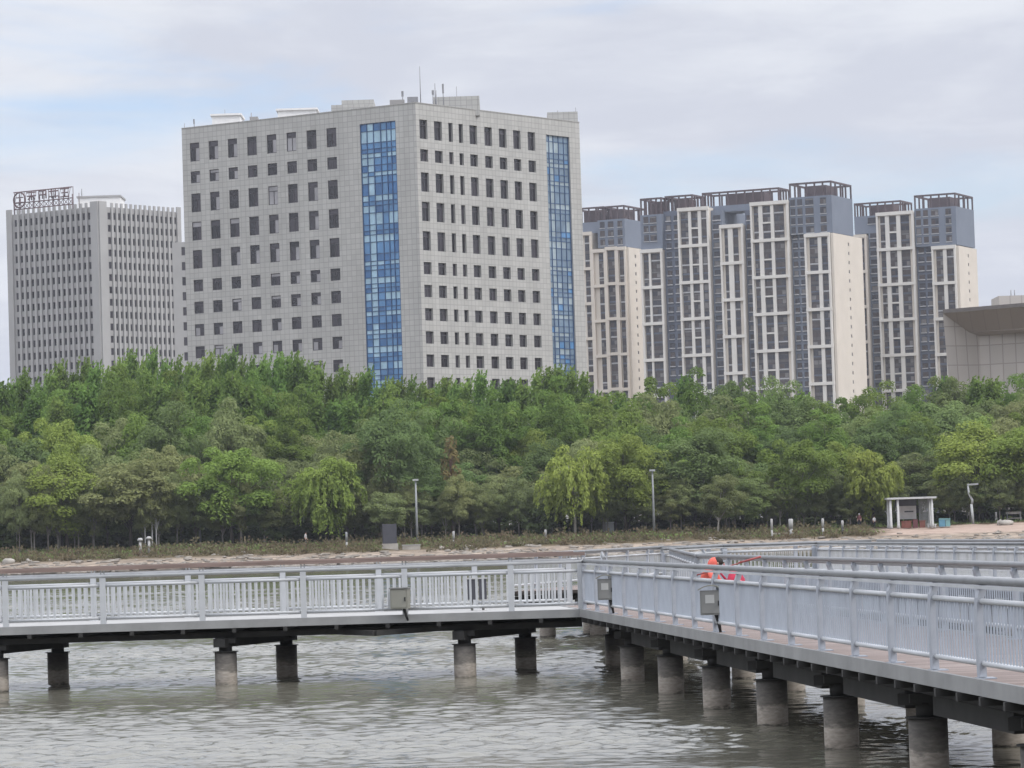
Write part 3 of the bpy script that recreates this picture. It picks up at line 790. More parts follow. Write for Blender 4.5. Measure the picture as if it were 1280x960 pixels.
# ------------------------------------------------------------------ narrow block just showing between the two
def sliver():
    rg = random.Random(8)
    Y = 820; a = at(215, 303, Y); b_ = at(300, 300, Y); off = Vector((a.x, Y, 2.8)); U = Vector((1, 0, 0))
    t = thing('office_slab', 'narrow strip of grey building peeping out between ribbed tower and office block', 'building', off)
    wall = MB(); L = b_.x - a.x; hol = []; specs = []
    for i in range(int((a.z - 8) / 3.6)):
        z = a.z - 3.2 - i * 3.6
        for s0 in (2.2 + k * 1.9 for k in range(int((L - 3) / 1.9))):
            hol.append((s0, s0 + .95, z, z + 2.0))
            if len(specs) < 90: specs.append((a - off, U, s0, s0 + .95, z - off.z, z + 2.0 - off.z, .2, M['frame_dk'], [M['pane_b'], M['pane_a']], False, 1.0))
    facade(wall, a, U, 0, L, 2.5, a.z, hol, M['fin'], .2)
    for s in range(1): pass
    wall.obox((a.x, Y + .01, 2.5), (L, 0, 0), (0, 16, 0), (0, 0, a.z - 2.5), M['fin']) if False else None
    # sides and roof
    e = 18
    facade(wall, Vector((a.x + L, Y, 0)), Vector((0, 1, 0)), 0, e, 2.5, a.z, [], M['fin'])
    facade(wall, Vector((a.x + L, Y + e, 0)), Vector((-1, 0, 0)), 0, L, 2.5, a.z, [], M['fin'])
    facade(wall, Vector((a.x, Y + e, 0)), Vector((0, -1, 0)), 0, e, 2.5, a.z, [], M['fin'])
    wall.face([(a.x, Y, a.z - .5), (a.x + L, Y, a.z - .5), (a.x + L, Y + e, a.z - .5), (a.x, Y + e, a.z - .5)], M['roofgrey'])
    wall.v = [tuple(Vector(p) - off) for p in wall.v]; wall.build('wall', t)
    bk = MB(); bk.box(1.0, L - 1, .6, .7, 1, a.z - 4, M['pane_a']); bk.build('glazing', t)
    put_windows(t, specs, rg)
sliver()

# ------------------------------------------------------------------ apartment blocks
FL = 2.82
def apartments(label, corner_px, corner_py, Y, ang, strips, side_px, upper, lefts, seed):
    """strips: ('P'ortal | 'R'ecess, px0, px1, top_py, [window columns px pairs]) along the front"""
    rg = random.Random(seed)
    K = at(corner_px, corner_py, Y); off = Vector((K.x, K.y, 2.8))
    U = Vector((math.cos(R(ang)), -math.sin(R(ang)), 0)); V = Vector((math.sin(R(ang)), math.cos(R(ang)), 0)); Nn = -V
    t = thing('apartment_tower', label, 'building', off)
    o = Vector((0, 0, 0))
    S = lambda px: on_plane(px, 362, K, U)[0]
    Zt = lambda px, py: on_plane(px, py, K, U)[1] - 2.8
    loc = lambda s, d, z: U * s + Nn * d + Vector((0, 0, z))
    specs = []; sills = MB(); 
    # side wall length from where its far edge shows
    sd_len = on_plane(side_px, 400, K, V)[0]
    ztop_c = K.z - 2.8
    def blockbox(s0, s1, d0, d1, z0, z1, m, name='wall_block'):
        mb = MB(); mb.obox(loc(s0, d0, z0), U * (s1 - s0), Nn * (d1 - d0), (0, 0, z1 - z0), m); return mb.build(name, t)
    for kind, x0, x1, ty, cols in strips:
        s0, s1 = S(x0), S(x1); zt = Zt((x0 + x1) / 2, ty)
        if kind == 'R':
            blockbox(s0, s1, -sd_len, -1.6, -.3, zt, M['bgdark'] if rg.random() < .5 else M['bluegrey'], 'recess_wall')
            for c0, c1 in cols:
                a, b_ = S(c0), S(c1); n = int((zt - 3) / FL)
                for k in range(n):
                    zz = zt - 1.2 - (k + 1) * FL + .9
                    specs.append((o + Nn * -1.55, U, a, b_, zz, zz + 1.6, 0.0, M['frame_dk'], [M['aptglass'], M['aptglass2'], M['aptcurt']], False, 1.0 if zz > 45 else .01))
                    sills.obox(loc(a - .1, -1.6, zz - .22), U * (b_ - a + .2), Nn * .5, (0, 0, .3), M['sill'])
        else:
            m = M['cream'] if kind == 'Q' else M['creamlt']
            blockbox(s0 + .15, s1 - .15, -sd_len, 0, -.3, zt - .15, M['cream'], 'bay_wall')
            fr = MB(); pw = .6
            edges = [(s0, s0 + pw), (s1 - pw, s1)]
            inner = []
            cs = [(S(c[0]), S(c[1])) + tuple(c[2:]) for c in cols]
            for (e0, e1) in edges: fr.obox(loc(e0, .003, -.3), U * (e1 - e0), Nn * .9, (0, 0, zt + .3), m)
            for ca, cb in zip(cs, cs[1:]):
                inner.append((ca[1], cb[0]))
            for e0, e1 in inner:
                if e1 - e0 > .15: fr.obox(loc(e0, .003, -.3), U * (e1 - e0), Nn * .65, (0, 0, zt - .5), m)
            nb = 0; z = zt
            step = 4 * FL
            while z > 3:
                fr.obox(loc(s0 - .05, .006, z - .95), U * (s1 - s0 + .1), Nn * .98, (0, 0, .95 if z < zt else 1.1), m)
                z -= step; nb += 1
            fr.build('bay_frame', t); stp = MB()
            for ci, c in enumerate(cs):
                a, b_ = c[0], c[1]; half = len(c) > 2
                n = int((zt - 3) / FL)
                stp.obox(loc(a - .02, .0035, 2), U * (b_ - a + .04), Nn * .04, (0, 0, zt - 3.2), M['aptspandrel'])
                for k in range(n):
                    zz = zt - 1.0 - (k + 1) * FL + .62
                    if half and k % 2 == 1:      # the alternating short beams of the middle windows
                        sills.obox(loc(a, .01, zz - .60), U * (b_ - a), Nn * .6, (0, 0, .5), m)
                    wh = 2.0
                    specs.append((o + Nn * .06, U, a + .02, b_ - .02, zz, zz + wh, -.012, M['frame_dk'], [M['aptglass'], M['aptglass2'], M['aptcurt']], b_ - a > 1.6, 1.0 if zz > 45 else .01))
                    if k % 3 != 1: sills.obox(loc(a + .02, .01, zz - .5), U * (b_ - a - .04), Nn * .2, (0, 0, .42), M['bgdark'] if rg.random() < .5 else M['sill'])
            stp.build('spandrel_strip', t)
    # side wall: cream slab of its own thickness with one column of little windows
    sw = MB(); L = sd_len
    hol = []
    n = int((ztop_c - 4) / FL)
    for k in range(n):
        zz = ztop_c - 1.6 - (k + 1) * FL + 1.2
        s_ = L * .52; hol.append((s_ - .55, s_ + .55, zz, zz + 1.1))
        specs.append((o + U * .3, V, s_ - .55, s_ + .55, zz, zz + 1.1, .2, M['sill'], [M['aptglass2'], M['aptglass']], False, .3 if zz > 45 else .01))
    facade(sw, o + U * .3, V, 0, L, -.3, ztop_c, hol, M['cream'], .2)
    sw.face([loc(.3, 0, ztop_c), loc(.3, -L, ztop_c), loc(-.5, -L, ztop_c), loc(-.5, 0, ztop_c)], M['sill'])
    sw.face([loc(.3, 0, -.3), loc(.3, 0, ztop_c), loc(-.5, 0, ztop_c), loc(-.5, 0, -.3)], M['cream'])
    sw.build('side_wall', t)
    # upper storeys: (px0, px1, bottom_py, top_py, depth0, pergola_py, window columns)
    for x0, x1, by, ty, d0, pg, cols, dpt in upper:
        s0, s1 = S(x0), S(x1); zb = Zt((x0 + x1) / 2, by) ; zt = Zt((x0 + x1) / 2, ty)
        blockbox(s0, s1, d0 - dpt, d0, zb, zt, M['bluegrey'], 'upper_wall')
        for c0, c1 in cols:
            a, b_ = S(c0), S(c1)
            for k in range(int((zt - zb) / FL)):
                zz = zt - (k + 1) * FL + .3
                specs.append((o + Nn * (d0 + .05), U, a, b_, zz, zz + 1.9, 0.0, M['frame_dk'], [M['aptglass'], M['aptglass2'], M['aptcurt']], b_ - a > 1.6, 1.2))
                sills.obox(loc(a - .1, d0 + .004, zz - .3), U * (b_ - a + .2), Nn * .3, (0, 0, .2), M['sill'])
        if pg:
            zp = Zt((x0 + x1) / 2, pg); pm = MB(); bt = .55
            dd0, dd1 = d0 - dpt + .3, d0 - .1
            for dd in (dd0, dd1 - bt):
                pm.obox(loc(s0, dd, zp - .55), U * (s1 - s0), Nn * bt, (0, 0, .55), M['pergola'])
            for ss in (s0, s1 - bt):
                pm.obox(loc(ss, dd0 + bt, zp - .552), U * bt, Nn * (dd1 - dd0 - 2 * bt), (0, 0, .55), M['pergola'])
            npst = max(4, int((s1 - s0) / 2.6))
            for i in range(npst + 1):
                ss = s0 + (s1 - s0 - .45) * i / npst
                for dd in (dd0 + .05, dd1 - .5): pm.obox(loc(ss, dd, zt), U * .45, Nn * .45, (0, 0, zp - zt - .553), M['pergola'])
            for i in range(1, 4):
                dd = dd0 + (dd1 - dd0) * i / 4
                for ss in (s0 + .05, s1 - .5): pm.obox(loc(ss, dd, zt), U * .45, Nn * .45, (0, 0, zp - zt - .556), M['pergola'])
            pm.build('roof_pergola', t)
            hm = MB(); w_ = s1 - s0
            hm.obox(loc(s0 + w_ * .28, d0 - dpt * .75, zt + .003), U * (w_ * .5), Nn * (dpt * .55), (0, 0, (zp - zt) * .8), M['pergola']); hm.build('lift_house', t)
    sills.build('sill_band', t)
    put_windows(t, specs, rg)
    return t
# the long block in the middle of the row
apartments('long cream and blue-grey apartment block with three roof pergolas right of office block', 1040, 291, 1040, 25, [
    ('P', 803, 830, 312, [(806, 813), (815.5, 827)]),
    ('R', 830, 851, 263, [(833, 839), (843, 849)]),
    ('P', 851, 889.5, 259.5, [(854, 864), (867.5, 876, 1), (880, 886)]),
    ('R', 889.5, 903, 262, [(892, 901)]),
    ('P', 903, 932, 281, [(908, 913), (919, 925)]),
    ('R', 932, 942, 262, [(934, 940)]),
    ('P', 942, 989.5, 252, [(945.5, 952), (957, 967, 1), (971, 983)]),
    ('R', 989.5, 1008.5, 262, [(991.5, 997), (1000, 1006)]),
    ('P', 1008.5, 1040, 292, [(1014, 1025), (1029.5, 1038)])], 1080,
    [(803, 830, 312, 268, -.2, 247, [(807, 813), (815, 823)], 14), (831, 866, 275, 266, -2.2, 243, [], 11), (875, 972, 262, 254, -4, 236, [], 10),
     (990, 1043, 292, 245, -.3, 227, [(991.5, 997), (1000, 1006), (1010, 1020), (1028.5, 1036)], 19)], None, 3)
apartments('rightmost cream and blue-grey apartment tower beside the low stone hall', 1197, 307, 1085, 25, [
    ('Q', 1062, 1086, 294, [(1077, 1082)]),
    ('R', 1086, 1099, 285, [(1088, 1097)]),
    ('P', 1099, 1145.5, 265, [(1103.5, 1110), (1115, 1124, 1), (1129, 1139.5)]),
    ('R', 1145.5, 1167, 270, [(1148, 1155), (1158, 1165)]),
    ('P', 1167, 1197, 307.5, [(1172, 1181), (1185.5, 1195)])], 1223,
    [(1067, 1126, 290, 268, -3, 251, [(1084, 1094)], 12), (1146, 1198, 307, 259, -.3, 242, [(1148, 1154), (1157, 1163), (1167, 1176), (1185, 1192)], 19)], None, 4)
apartments('partly hidden cream apartment tower directly right of the grey office block', 784.5, 309, 1100, 25, [
    ('Q', 715, 742, 291, [(733, 739.5)]),
    ('Q', 742, 759, 312, [(750, 756)]),
    ('Q', 759, 773, 309, [(761.5, 770)]),
    ('Q', 773, 784.5, 309, [(776, 783)])], 803.5,
    [(715, 753, 291, 277, -3, 258, [], 12), (749, 783, 309, 274, -.3, 257, [(752, 758), (762, 769), (774, 780)], 18)], None, 5)
def far_block():
    Y = 1190; a = at(786, 277, Y); off = Vector((a.x, Y, 2.8)); L = 14.0; H = a.z - 2.8
    t = thing('apartment_tower', 'grey sliver of a further apartment tower showing between two cream ones', 'building', off)
    rg = random.Random(2); mb = MB(); hol = []; specs = []
    for i in range(int(H / FL) - 1):
        for s in (1.2, 4.0, 5.6, 8.4):
            z = H - 2.6 - i * FL; hol.append((s, s + 1.3, z, z + 1.5)); specs.append((Vector((0, 0, 0)), Vector((1, 0, 0)), s, s + 1.3, z, z + 1.5, .2, M['sill'], [M['aptglass']], False, 1 if z > 60 else .01))
    facade(mb, Vector((0, 0, 0)), (1, 0, 0), 0, L, -.3, H, hol, M['fin'], .2)
    facade(mb, Vector((L, 0, 0)), (0, 1, 0), 0, 12, -.3, H, [], M['fin']); facade(mb, Vector((L, 12, 0)), (-1, 0, 0), 0, L, -.3, H, [], M['fin']); facade(mb, Vector((0, 12, 0)), (0, -1, 0), 0, 12, -.3, H, [], M['fin'])
    mb.face([(0, 0, H), (L, 0, H), (L, 12, H), (0, 12, H)], M['roofgrey']); mb.build('wall', t)
    put_windows(t, specs, rg)
far_block()

# ------------------------------------------------------------------ stone hall with the spreading roof, right edge
def hall():
    Y = 640; E0 = at(1178.5, 391.5, Y); off = Vector((E0.x, Y, 2.8)); 
    t = thing('exhibition_hall', 'low stone-clad hall with wide overhanging roof at right edge', 'building', off)
    q = lambda px, py, y: at(px, py, y) - off
    zt = E0.z - 2.8
    sx = 34.0
    E1 = at_z(1284, 383, E0.z) - off
    d = (E1 - Vector((0, 0, zt))); d.z = 0; d.normalize()
    e0 = Vector((0, 0, zt)); e1 = e0 + d * sx
    n = Vector((d.y, -d.x, 0)); n = n if n.y < 0 else -n
    i1 = q(1211, 415, Y + 2.6); i2z = i1.z; i1 = Vector((i1.x, i1.y, i2z)); i2 = i1 + d * (sx - i1.x)
    back = Vector((34, 38, 0))
    rf = MB()
    th = Vector((0, 0, .7))
    rf.face([e0, e1, e1 + th, e0 + th], M['hallroof']); rf.face([e0 + th, e1 + th, e1 + th + back, e0 + th + back], M['hallroof'])
    rf.face([e1, e1 + back, e1 + back + th, e1 + th], M['hallroof']); rf.face([e0 + back, e0, e0 + th, e0 + th + back], M['hallroof']); rf.face([e1 + back, e0 + back, e0 + back + th, e1 + th + back], M['hallroof'])
    rf.build('roof', t)
    so_ = MB(); L = sx
    so_.face([e0, i1, i2, e1], M['soffit'], [(0, 0), (5, 4), (L, 4), (L, 0)])
    b1 = Vector((i1.x + 2.0, i1.y + .5, i1.z - .75)); b2 = Vector((i2.x, i2.y + .5, i2.z - .75))
    so_.face([i1, b1, b2, i2], M['soffit'], [(0, 0), (0, 1), (L, 1), (L, 0)])
    so_.build('soffit', t)
    wl = MB()
    wt = Vector((b1.x - .003, b1.y + .35, b1.z)); wr = Vector((b2.x, b2.y + .35 + 6.0, b2.z + .5))
    w0 = Vector((e0.x + 2.2, wt.y, -.3))
    wl.face([Vector((0, .002, zt)) + Vector((.002, 0, 0)), Vector((2.2, 1.4, -.3)), Vector((wt.x, wt.y, -.3)), wt, i1], M['stone'], [(0, zt), (.6, -.3), (wt.x, -.3), (wt.x, wt.z), (i1.x, i1.z)])
    wl.face([wt, Vector((wt.x, wt.y, -.3)), Vector((wr.x, wr.y, -.3)), wr], M['stone'], [(wt.x, wt.z), (wt.x, -.3), (wr.x, -.3), (wr.x, wr.z)])
    wl.face([wt, wr, b2, b1], M['soffit'])
    wl.face([Vector((0, 0, zt)), Vector((34, 38, zt)), Vector((36.2, 38, -.3)), Vector((2.2, 1.4, -.3))], M['stone'], [(0, zt), (40, zt), (40, 0), (0, 0)])
    wl.build('wall', t)
    a, b_ = at(1248, 370, Y + 14), at(1330, 369, Y + 14)
    mb = MB(); mb.box(a.x - off.x, b_.x - off.x, 14, 24, zt + .5, a.z - 2.8, M['stone']); mb.build('roof_house', t)
    for px in (1263.5, 1268): 
        p = at(px, 362.5, Y + 18); mb = MB(); mb.tube([(p.x - off.x, 18, a.z - 2.8), (p.x - off.x, 18, p.z - 2.8)], .09, M['antenna'], 6); mb.build('antenna', t)
hall()
# ------------------------------------------------------------------ piers
DECK = 1.46
def pier(name, label, near, width, z, stations_near, stations_far, start, end, rail_col, style, piles, bars=16, bar_w=.024, girders=None, deckm='deck', far_start=None, far_end=None, lean=0.0, panel_near=True):
    """straight walkway: near edge runs from near[0] towards near[1]; stations are metres along it where posts stand"""
    P0 = Vector((near[0][0], near[0][1], 0)); P1 = Vector((near[1][0], near[1][1], 0))
    U = (P1 - P0).normalized(); Lh = (P1 - P0).length
    V = Vector((-U.y, U.x, 0)) * (1 if width > 0 else -1); W = abs(width)
    ang = math.atan2(U.y, U.x)
    t = thing(name, label, 'walkway', (P0.x, P0.y, z), rz=0)
    L = lambda s, v, h: U * s + V * v + Vector((0, 0, h))
    dk = MB(); dk.obox(L(start, .0, -.10), U * (end - start), V * W, (0, 0, .10), M[deckm])
    # planks run across the walk: uv rows along its length
    for i, f in enumerate(dk.f):
        dk.uv[i] = [((Vector(dk.v[k]).dot(V)), Vector(dk.v[k]).dot(U)) for k in f]
    dk.build('deck', t)
    for v0 in (-.06, W):
        fb = MB(); fb.obox(L(start, v0 + (.003 if v0 > 0 else -.003), -.17), U * (end - start), V * .06, (0, 0, .18), M['fascia']); fb.build('fascia', t)
        n = int((end - start) / 1.15)
    jm = None
    s = start + .5
    while s < end - .3:
        if jm is None:
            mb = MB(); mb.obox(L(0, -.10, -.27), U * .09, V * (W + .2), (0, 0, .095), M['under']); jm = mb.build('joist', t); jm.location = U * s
        else:
            c = jm.copy(); COL.objects.link(c); c.location = U * s
        s += 1.15
    # main beams, notched at the supports
    for v0 in (.45, W - .75):
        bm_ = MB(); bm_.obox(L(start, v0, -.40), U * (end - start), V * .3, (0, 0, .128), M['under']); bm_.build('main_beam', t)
    # supports
    pile_p = None
    for (s, v, partner) in piles:
        c = L(s, v, 0); zb = -z
        pm = MB()
        if pile_p is None:
            pm.lathe([(.245, -1.6), (.25, .3), (.25, .74)], M['pile'], (0, 0, 0), 24); pm.tube([(0, 0, .74), (0, 0, .757)], .29, M['under'], 24)
            pile_p = pm.build('pile', t); pile_p.location = (c.x, c.y, zb)
            sm = MB(); sm.tube([(0, 0, .76), (0, 0, z - .52)], .15, M['under'], 14); sm.box(-.24, .24, -.2, .2, z - .519, z - .405, M['under']); st = sm.build('column_stub', pile_p)
        else:
            p = pile_p.copy(); COL.objects.link(p); p.location = (c.x, c.y, zb)
            q = st.copy(); COL.objects.link(q); q.parent = p
        if partner is not None:
            s2, v2 = partner
            a, b_ = L(s, v, 0), L(s2, v2, 0); d = (b_ - a).normalized(); n = Vector((-d.y, d.x, 0))
            cb = MB(); ln = (b_ - a).length
            o_ = a - d * .35 - n * .14 + Vector((0, 0, -.55 if girders else -.60))
            cb.obox(o_ , d * (ln + .7), n * .28, (0, 0, .145 if girders else .195), M['under']); cb.build('cross_beam', t)
    if girders:
        for v0, ss in girders:
            for a, b_ in zip(ss, ss[1:]):
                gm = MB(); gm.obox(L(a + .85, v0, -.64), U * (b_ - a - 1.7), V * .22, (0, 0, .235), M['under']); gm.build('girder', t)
    # railings
    def railing(st, v, side):
        """posts at stations st, panels between them; side +1 leans toward the walk"""
        inn = V * (1 if v < W / 2 else -1)
        pos = lambda s, h, d=0: L(s, v, h) + inn * d
        post0 = None; panels = {}
        bw = .065
        for s in st:
            if post0 is None:
                mb = MB()
                if style == 'straight':
                    mb.obox(-U * bw - inn * .0 + Vector((0, 0, .012)), U * bw * 2, inn * .10, (0, 0, 1.03), M[rail_col])
                    mb.obox(-U * .10 + inn * -.0 + Vector((0, 0, 0)), U * .20, inn * .17, (0, 0, .012), M[rail_col])
                    mb.obox(-U * .05 + inn * .03 + Vector((0, 0, 1.125)), U * .025, inn * .05, (0, 0, .085), M[rail_col]); mb.obox(U * .025 + inn * .03 + Vector((0, 0, 1.125)), U * .025, inn * .05, (0, 0, .085), M[rail_col])
                else:
                    # bent plate post: leans out, then curves back in under the handrail
                    prof = [(0, .02), (-.008, .35), (-.008, .70), (.0, .90), (.03, .99)]
                    for (d0, h0), (d1, h1) in zip(prof, prof[1:]):
                        a0 = inn * d0 + Vector((0, 0, h0)); a1 = inn * d1 + Vector((0, 0, h1))
                        for sgn in (-1, 1):
                            w_ = .045
                        mb.obox(a0 - U * .07, U * .14, inn * .08, a1 - a0, M['post'])
                    mb.obox(-U * .12 - inn * .02, U * .24, inn * .20, (0, 0, .014), M[rail_col])
                    mb.obox(-U * .05 + inn * .03 + Vector((0, 0, .99)), U * .10, inn * .07, (0, 0, .05), M[rail_col])
                post0 = mb.build('post', t); post0.location = pos(s, 0)
            else:
                c = post0.copy(); COL.objects.link(c); c.location = pos(s, 0)
        for a, b_ in zip(st, st[1:]):
            ln = b_ - a; key = round(ln, 2)
            if key in panels:
                c = panels[key][0].copy(); COL.objects.link(c); c.location = pos(a, 0)
                for ch in panels[key][1:]:
                    q = ch.copy(); COL.objects.link(q); q.parent = c
                continue
            mb = MB(); g = bw + .002
            if style == 'straight': bt, tp = .14, .87
            else: bt, tp = .17, .86
            r = .033
            for h in (bt, tp): mb.tube([U * g + inn * .05 + Vector((0, 0, h)), U * (ln - g) + inn * .05 + Vector((0, 0, h))], r, M['rail'], 8)
            fr = mb.build('railing_panel', t); fr.location = pos(a, 0)
            pk = MB(); n = max(3, int(round((ln - 2 * g) / (2.29 / bars))))
            for i in range(1, n):
                s_ = g + (ln - 2 * g) * i / n
                pk.obox(U * (s_ - bar_w / 2) + inn * (.05 - .017) + Vector((0, 0, bt + r - .004)), U * bar_w, inn * (.034 if style == 'straight' else .020), (0, 0, tp - bt - 2 * r + .008), M[rail_col])
            po = pk.build('baluster_infill', fr); panels[key] = (fr, po)
        a, b_ = st[0] - .12, st[-1] + .12
        hr = MB()
        if style == 'straight':
            hr.tube([pos(a, 1.085, .05), pos(b_, 1.085, .05)], .045, M['rail'], 12); hr.build('handrail', t)
            wr = MB(); wr.obox(pos(a, 1.212, -.03), U * (b_ - a), inn * .16, (0, 0, .075), M['railwood']); wr.build('top_rail', t)
        else:
            hr.tube([pos(a, 1.085, .07), pos(b_, 1.085, .07)], .045, M['railgrey'], 12); hr.build('handrail', t)
            fb = MB(); fb.obox(pos(a, 1.0, .012), U * (b_ - a), inn * .02, (0, 0, .036), M['rail']); fb.build('flat_rail', t)
    if stations_near: railing(stations_near, .02, 1)
    if stations_far: railing(stations_far, W - .02, -1)
    return t, L, U, V

D0 = 77.5
kx = D0 / F
X = lambda px, Y=D0, py=742: at(px, py, Y).x
# left walkway, square on to the view: near edge from the left to the corner
xa = X(-250); 
st_near = [X(px) - xa for px in (-247, -120.5, 6, 128, 252, 379, 506, 639, 726)]
stf = [X(px, D0 + 4.35) - xa for px in (-240, -121, -2, 117, 235.5, 354, 474, 594, 712)]
plL = []
for px in (-305 + 88, -3, 283, 582):
    s = X(px, D0 + .42, 850) - xa; s2 = X(px + 76, D0 + 3.75, 846) - xa
    if s < 0: s = .3
    plL.append((s, .42, (s2, 3.75))); plL.append((s2, 3.75, None))
tl, LL_, UL_, VL_ = pier('walkway', 'left walkway on round piles, white railings topped by a brown wooden rail', ((xa, D0), (X(727), D0)), 4.4, DECK - .004, st_near, stf, 0, X(727) - xa, 'rail', 'straight', plL, deckm='deckgrey', bar_w=.05)
# the angled brace under its middle
mb = MB(); c0 = LL_(X(468) - xa, -.25, 0)
for px in (408, 556):
    a = LL_(X(px) - xa, .9, -.40); b_ = LL_(X(468) - xa, -.22, -.44); d = (b_ - a); n = Vector((-d.y, d.x, 0)).normalized()
    mb.obox(a - n * .07, d, n * .14, (0, 0, .12), M['under'])
mb.build('angle_brace', tl)

# right walkway, running from the corner towards the viewer
NX = lambda Y: (87 * D0 + 391 * (D0 - Y)) / F - 8.4 * Y / F
P1 = (NX(7.0), 7.0); P0 = (NX(D0), D0)
stR = []
ln = math.hypot(P1[0] - P0[0], P1[1] - P0[1])
k = 0
while k * 2.46 < ln: stR.append(k * 2.46); k += 1
plR = []
for i in range(12):
    Yp = D0 * (.945 - .0765 * i)
    if Yp < 8: break
    s = (D0 - Yp) * 1.0041
    plR.append((s, .56, (s + .9, 2.8))); plR.append((s + .9, 2.8, None))
plR += [(-4.4 + .5, 1.2, None)]
far_st = [-4.3 + i * 2.46 for i in range(int((ln + 4.3) / 2.46) + 1)]
trr, LR_, UR_, VR_ = pier('walkway', 'right walkway with pale blue railings running toward the viewer on thick piles', (P0, P1), 3.35, DECK, stR, far_st, -4.36, ln, 'bluepaint', 'bent', plR, girders=[(.45, [q[0] for q in plR if q[1] == .56]), (2.69, [q[0] for q in plR if q[1] == 2.8])])
# third walkway, further out, going off to the right
A3 = at(742, 688.5, 108); B3 = at(900, 681, 121)
A3 = Vector((A3.x, 103.0, 0)); B3 = Vector((X(905, 119, 690), 119.0, 0)); C3 = Vector((X(1018, 119.5, 690), 119.5, 0)); E3 = Vector((X(1390, 80, 690), 80.0, 0))
def seg(label, a, b_, w_, skip=0, e0=0, e1=0, dz=.008):
    l_ = (b_ - a).length; n = int(l_ / 2.46); st = [i * l_ / n for i in range(n + 1)]
    pl = [(min(l_ - .4, 2 + i * 5), .6, None) for i in range(int(l_ / 5) + 1)] + [(min(l_ - .4, 2 + i * 5), 2.2, None) for i in range(int(l_ / 5) + 1)]
    return pier('walkway', label, ((a.x, a.y), (b_.x, b_.y)), w_, DECK - dz, st[skip:], ([-e0] if e0 else []) + st + ([l_ + e1] if e1 else []), -e0, l_ + e1, 'rail', 'bent', pl)
pier('walkway', 'short linking walkway running away from the corner of the two near walkways', ((1.97, 81.95), (2.62, 111.3)), -2.4, DECK - .012, [i * 2.3 for i in range(10)], [i * 2.445 for i in range(13)], 0, 29.4, 'rail', 'bent', [(2, .6, None), (9, .6, None), (16, .6, None), (2, 1.8, None), (9, 1.8, None), (16, 1.8, None)])
seg('distant short walkway slanting away behind the person in orange-red', A3, B3, 2.8, 3, 0, 2.05)
seg('distant walkway turning along the far side before the sandy bank', B3 + Vector((.05, 0, 0)), C3, 2.796, 0, 2.05, 2.65, .016)
seg('distant walkway sweeping back to the right edge with a row of curved posts', C3 + Vector((.05, -.03, 0)), E3, 2.792, 0, 2.6, 0, .024)

# ------------------------------------------------------------------ boxes on the railings
def cabinet(name, label, c, ud, w_, h, d, kind):
    """hangs outside the railing; c is the middle of its back at the bottom"""
    t = thing(name, label, 'cabinet', c)
    U = ud.normalized(); N = Vector((U.y, -U.x, 0))
    if N.y > 0: N = -N
    b = MB(); col = M['box'] if kind == 0 else M['boxdk']
    z0 = Vector((0, 0, 0))
    b.obox(-U * w_ / 2, U * w_, N * d, (0, 0, h), col)
    b.build('body', t)
    lid = MB()
    if kind == 0: lid.obox(-U * (w_ / 2 + .02) - N * .0 + Vector((0, 0, h + .002)), U * (w_ + .04), N * (d + .03), (0, 0, .025), M['boxdk'])
    else:
        n = 8; hw = w_ / 2 + .03
        for i in range(n):
            a0, a1 = -1 + 2 * i / n, -1 + 2 * (i + 1) / n
            lid.obox(U * (a0 * hw) + Vector((0, 0, h + .002 + .07 * (1 - a0 * a0))), U * (hw * 2 / n) + Vector((0, 0, .07 * (a0 * a0 - a1 * a1))), N * (d + .04), (0, 0, .02), M['box'])
    lid.build('lid', t)
    dr = MB(); dr.obox(-U * (w_ / 2 - .03) + N * (d + .002) + Vector((0, 0, .03)), U * (w_ - .06), N * .014, (0, 0, h - .06), col); do = dr.build('door', t)
    hd = MB(); hd.obox(U * (w_ * .33) + N * (d + .018) + Vector((0, 0, h * .38)), U * .025, N * .025, (0, 0, h * .2), M['black']); hd.build('handle', do)
    if kind:
        lb = MB(); lb.obox(-U * .09 + N * (d + .018) + Vector((0, 0, h * .48)), U * .15, N * .003, (0, 0, .14), M['label']); lb.build('notice', do)
    lg = MB(); lg.tube([U * .08 + N * (d * .5) + Vector((0, 0, .0)), U * .12 + N * (d * .4) + Vector((0, 0, -.16)), U * .13 - N * .05 + Vector((0, 0, -.30))], [.035, .03, .022], M['black'], 8); lg.build('conduit', t)
    return t
zc = at(503, 761, D0 - .3).z
cabinet('electrical_cabinet', 'olive grey square cabinet hung on the white railing of the left walkway', (X(502), D0 - .03, zc), Vector((1, -.22, 0)), .40, .45, .26, 0)
for px, lab in ((760, 'small dark grey arched-top cabinet near the corner of the blue railing'), (891, 'larger dark grey arched-top cabinet halfway along the blue railing')):
    Yb = (478 * D0) / (px - 249)
    cabinet('electrical_cabinet', lab, (NX(Yb) - .03, Yb, DECK + .30), Vector((-UR_.x, -UR_.y, 0)) if False else Vector((1, -.12, 0)), .34 if px < 800 else .36, .44 if px < 800 else .41, .20, 1)
for px, lab in ((589.5, 'slim dark metal box standing behind the white balusters, left of a post'), (603.5, 'slim dark metal box behind the white balusters, right of a post')):
    p = Vector((X(px, D0 + 2.2), D0 + 2.2, DECK)); t = thing('meter_box', lab, 'box', p)
    mb = MB(); mb.box(-.09, .09, -.08, .08, .25, .72, M['panel']); mb.build('body', t)
    mb = MB(); mb.box(-.11, .11, -.1, .1, .722, .75, M['postwhite']); mb.build('lid', t)
    mb = MB(); mb.tube([(0, 0, 0), (0, 0, .249)], .03, M['boxdk'], 8); mb.build('leg', t)

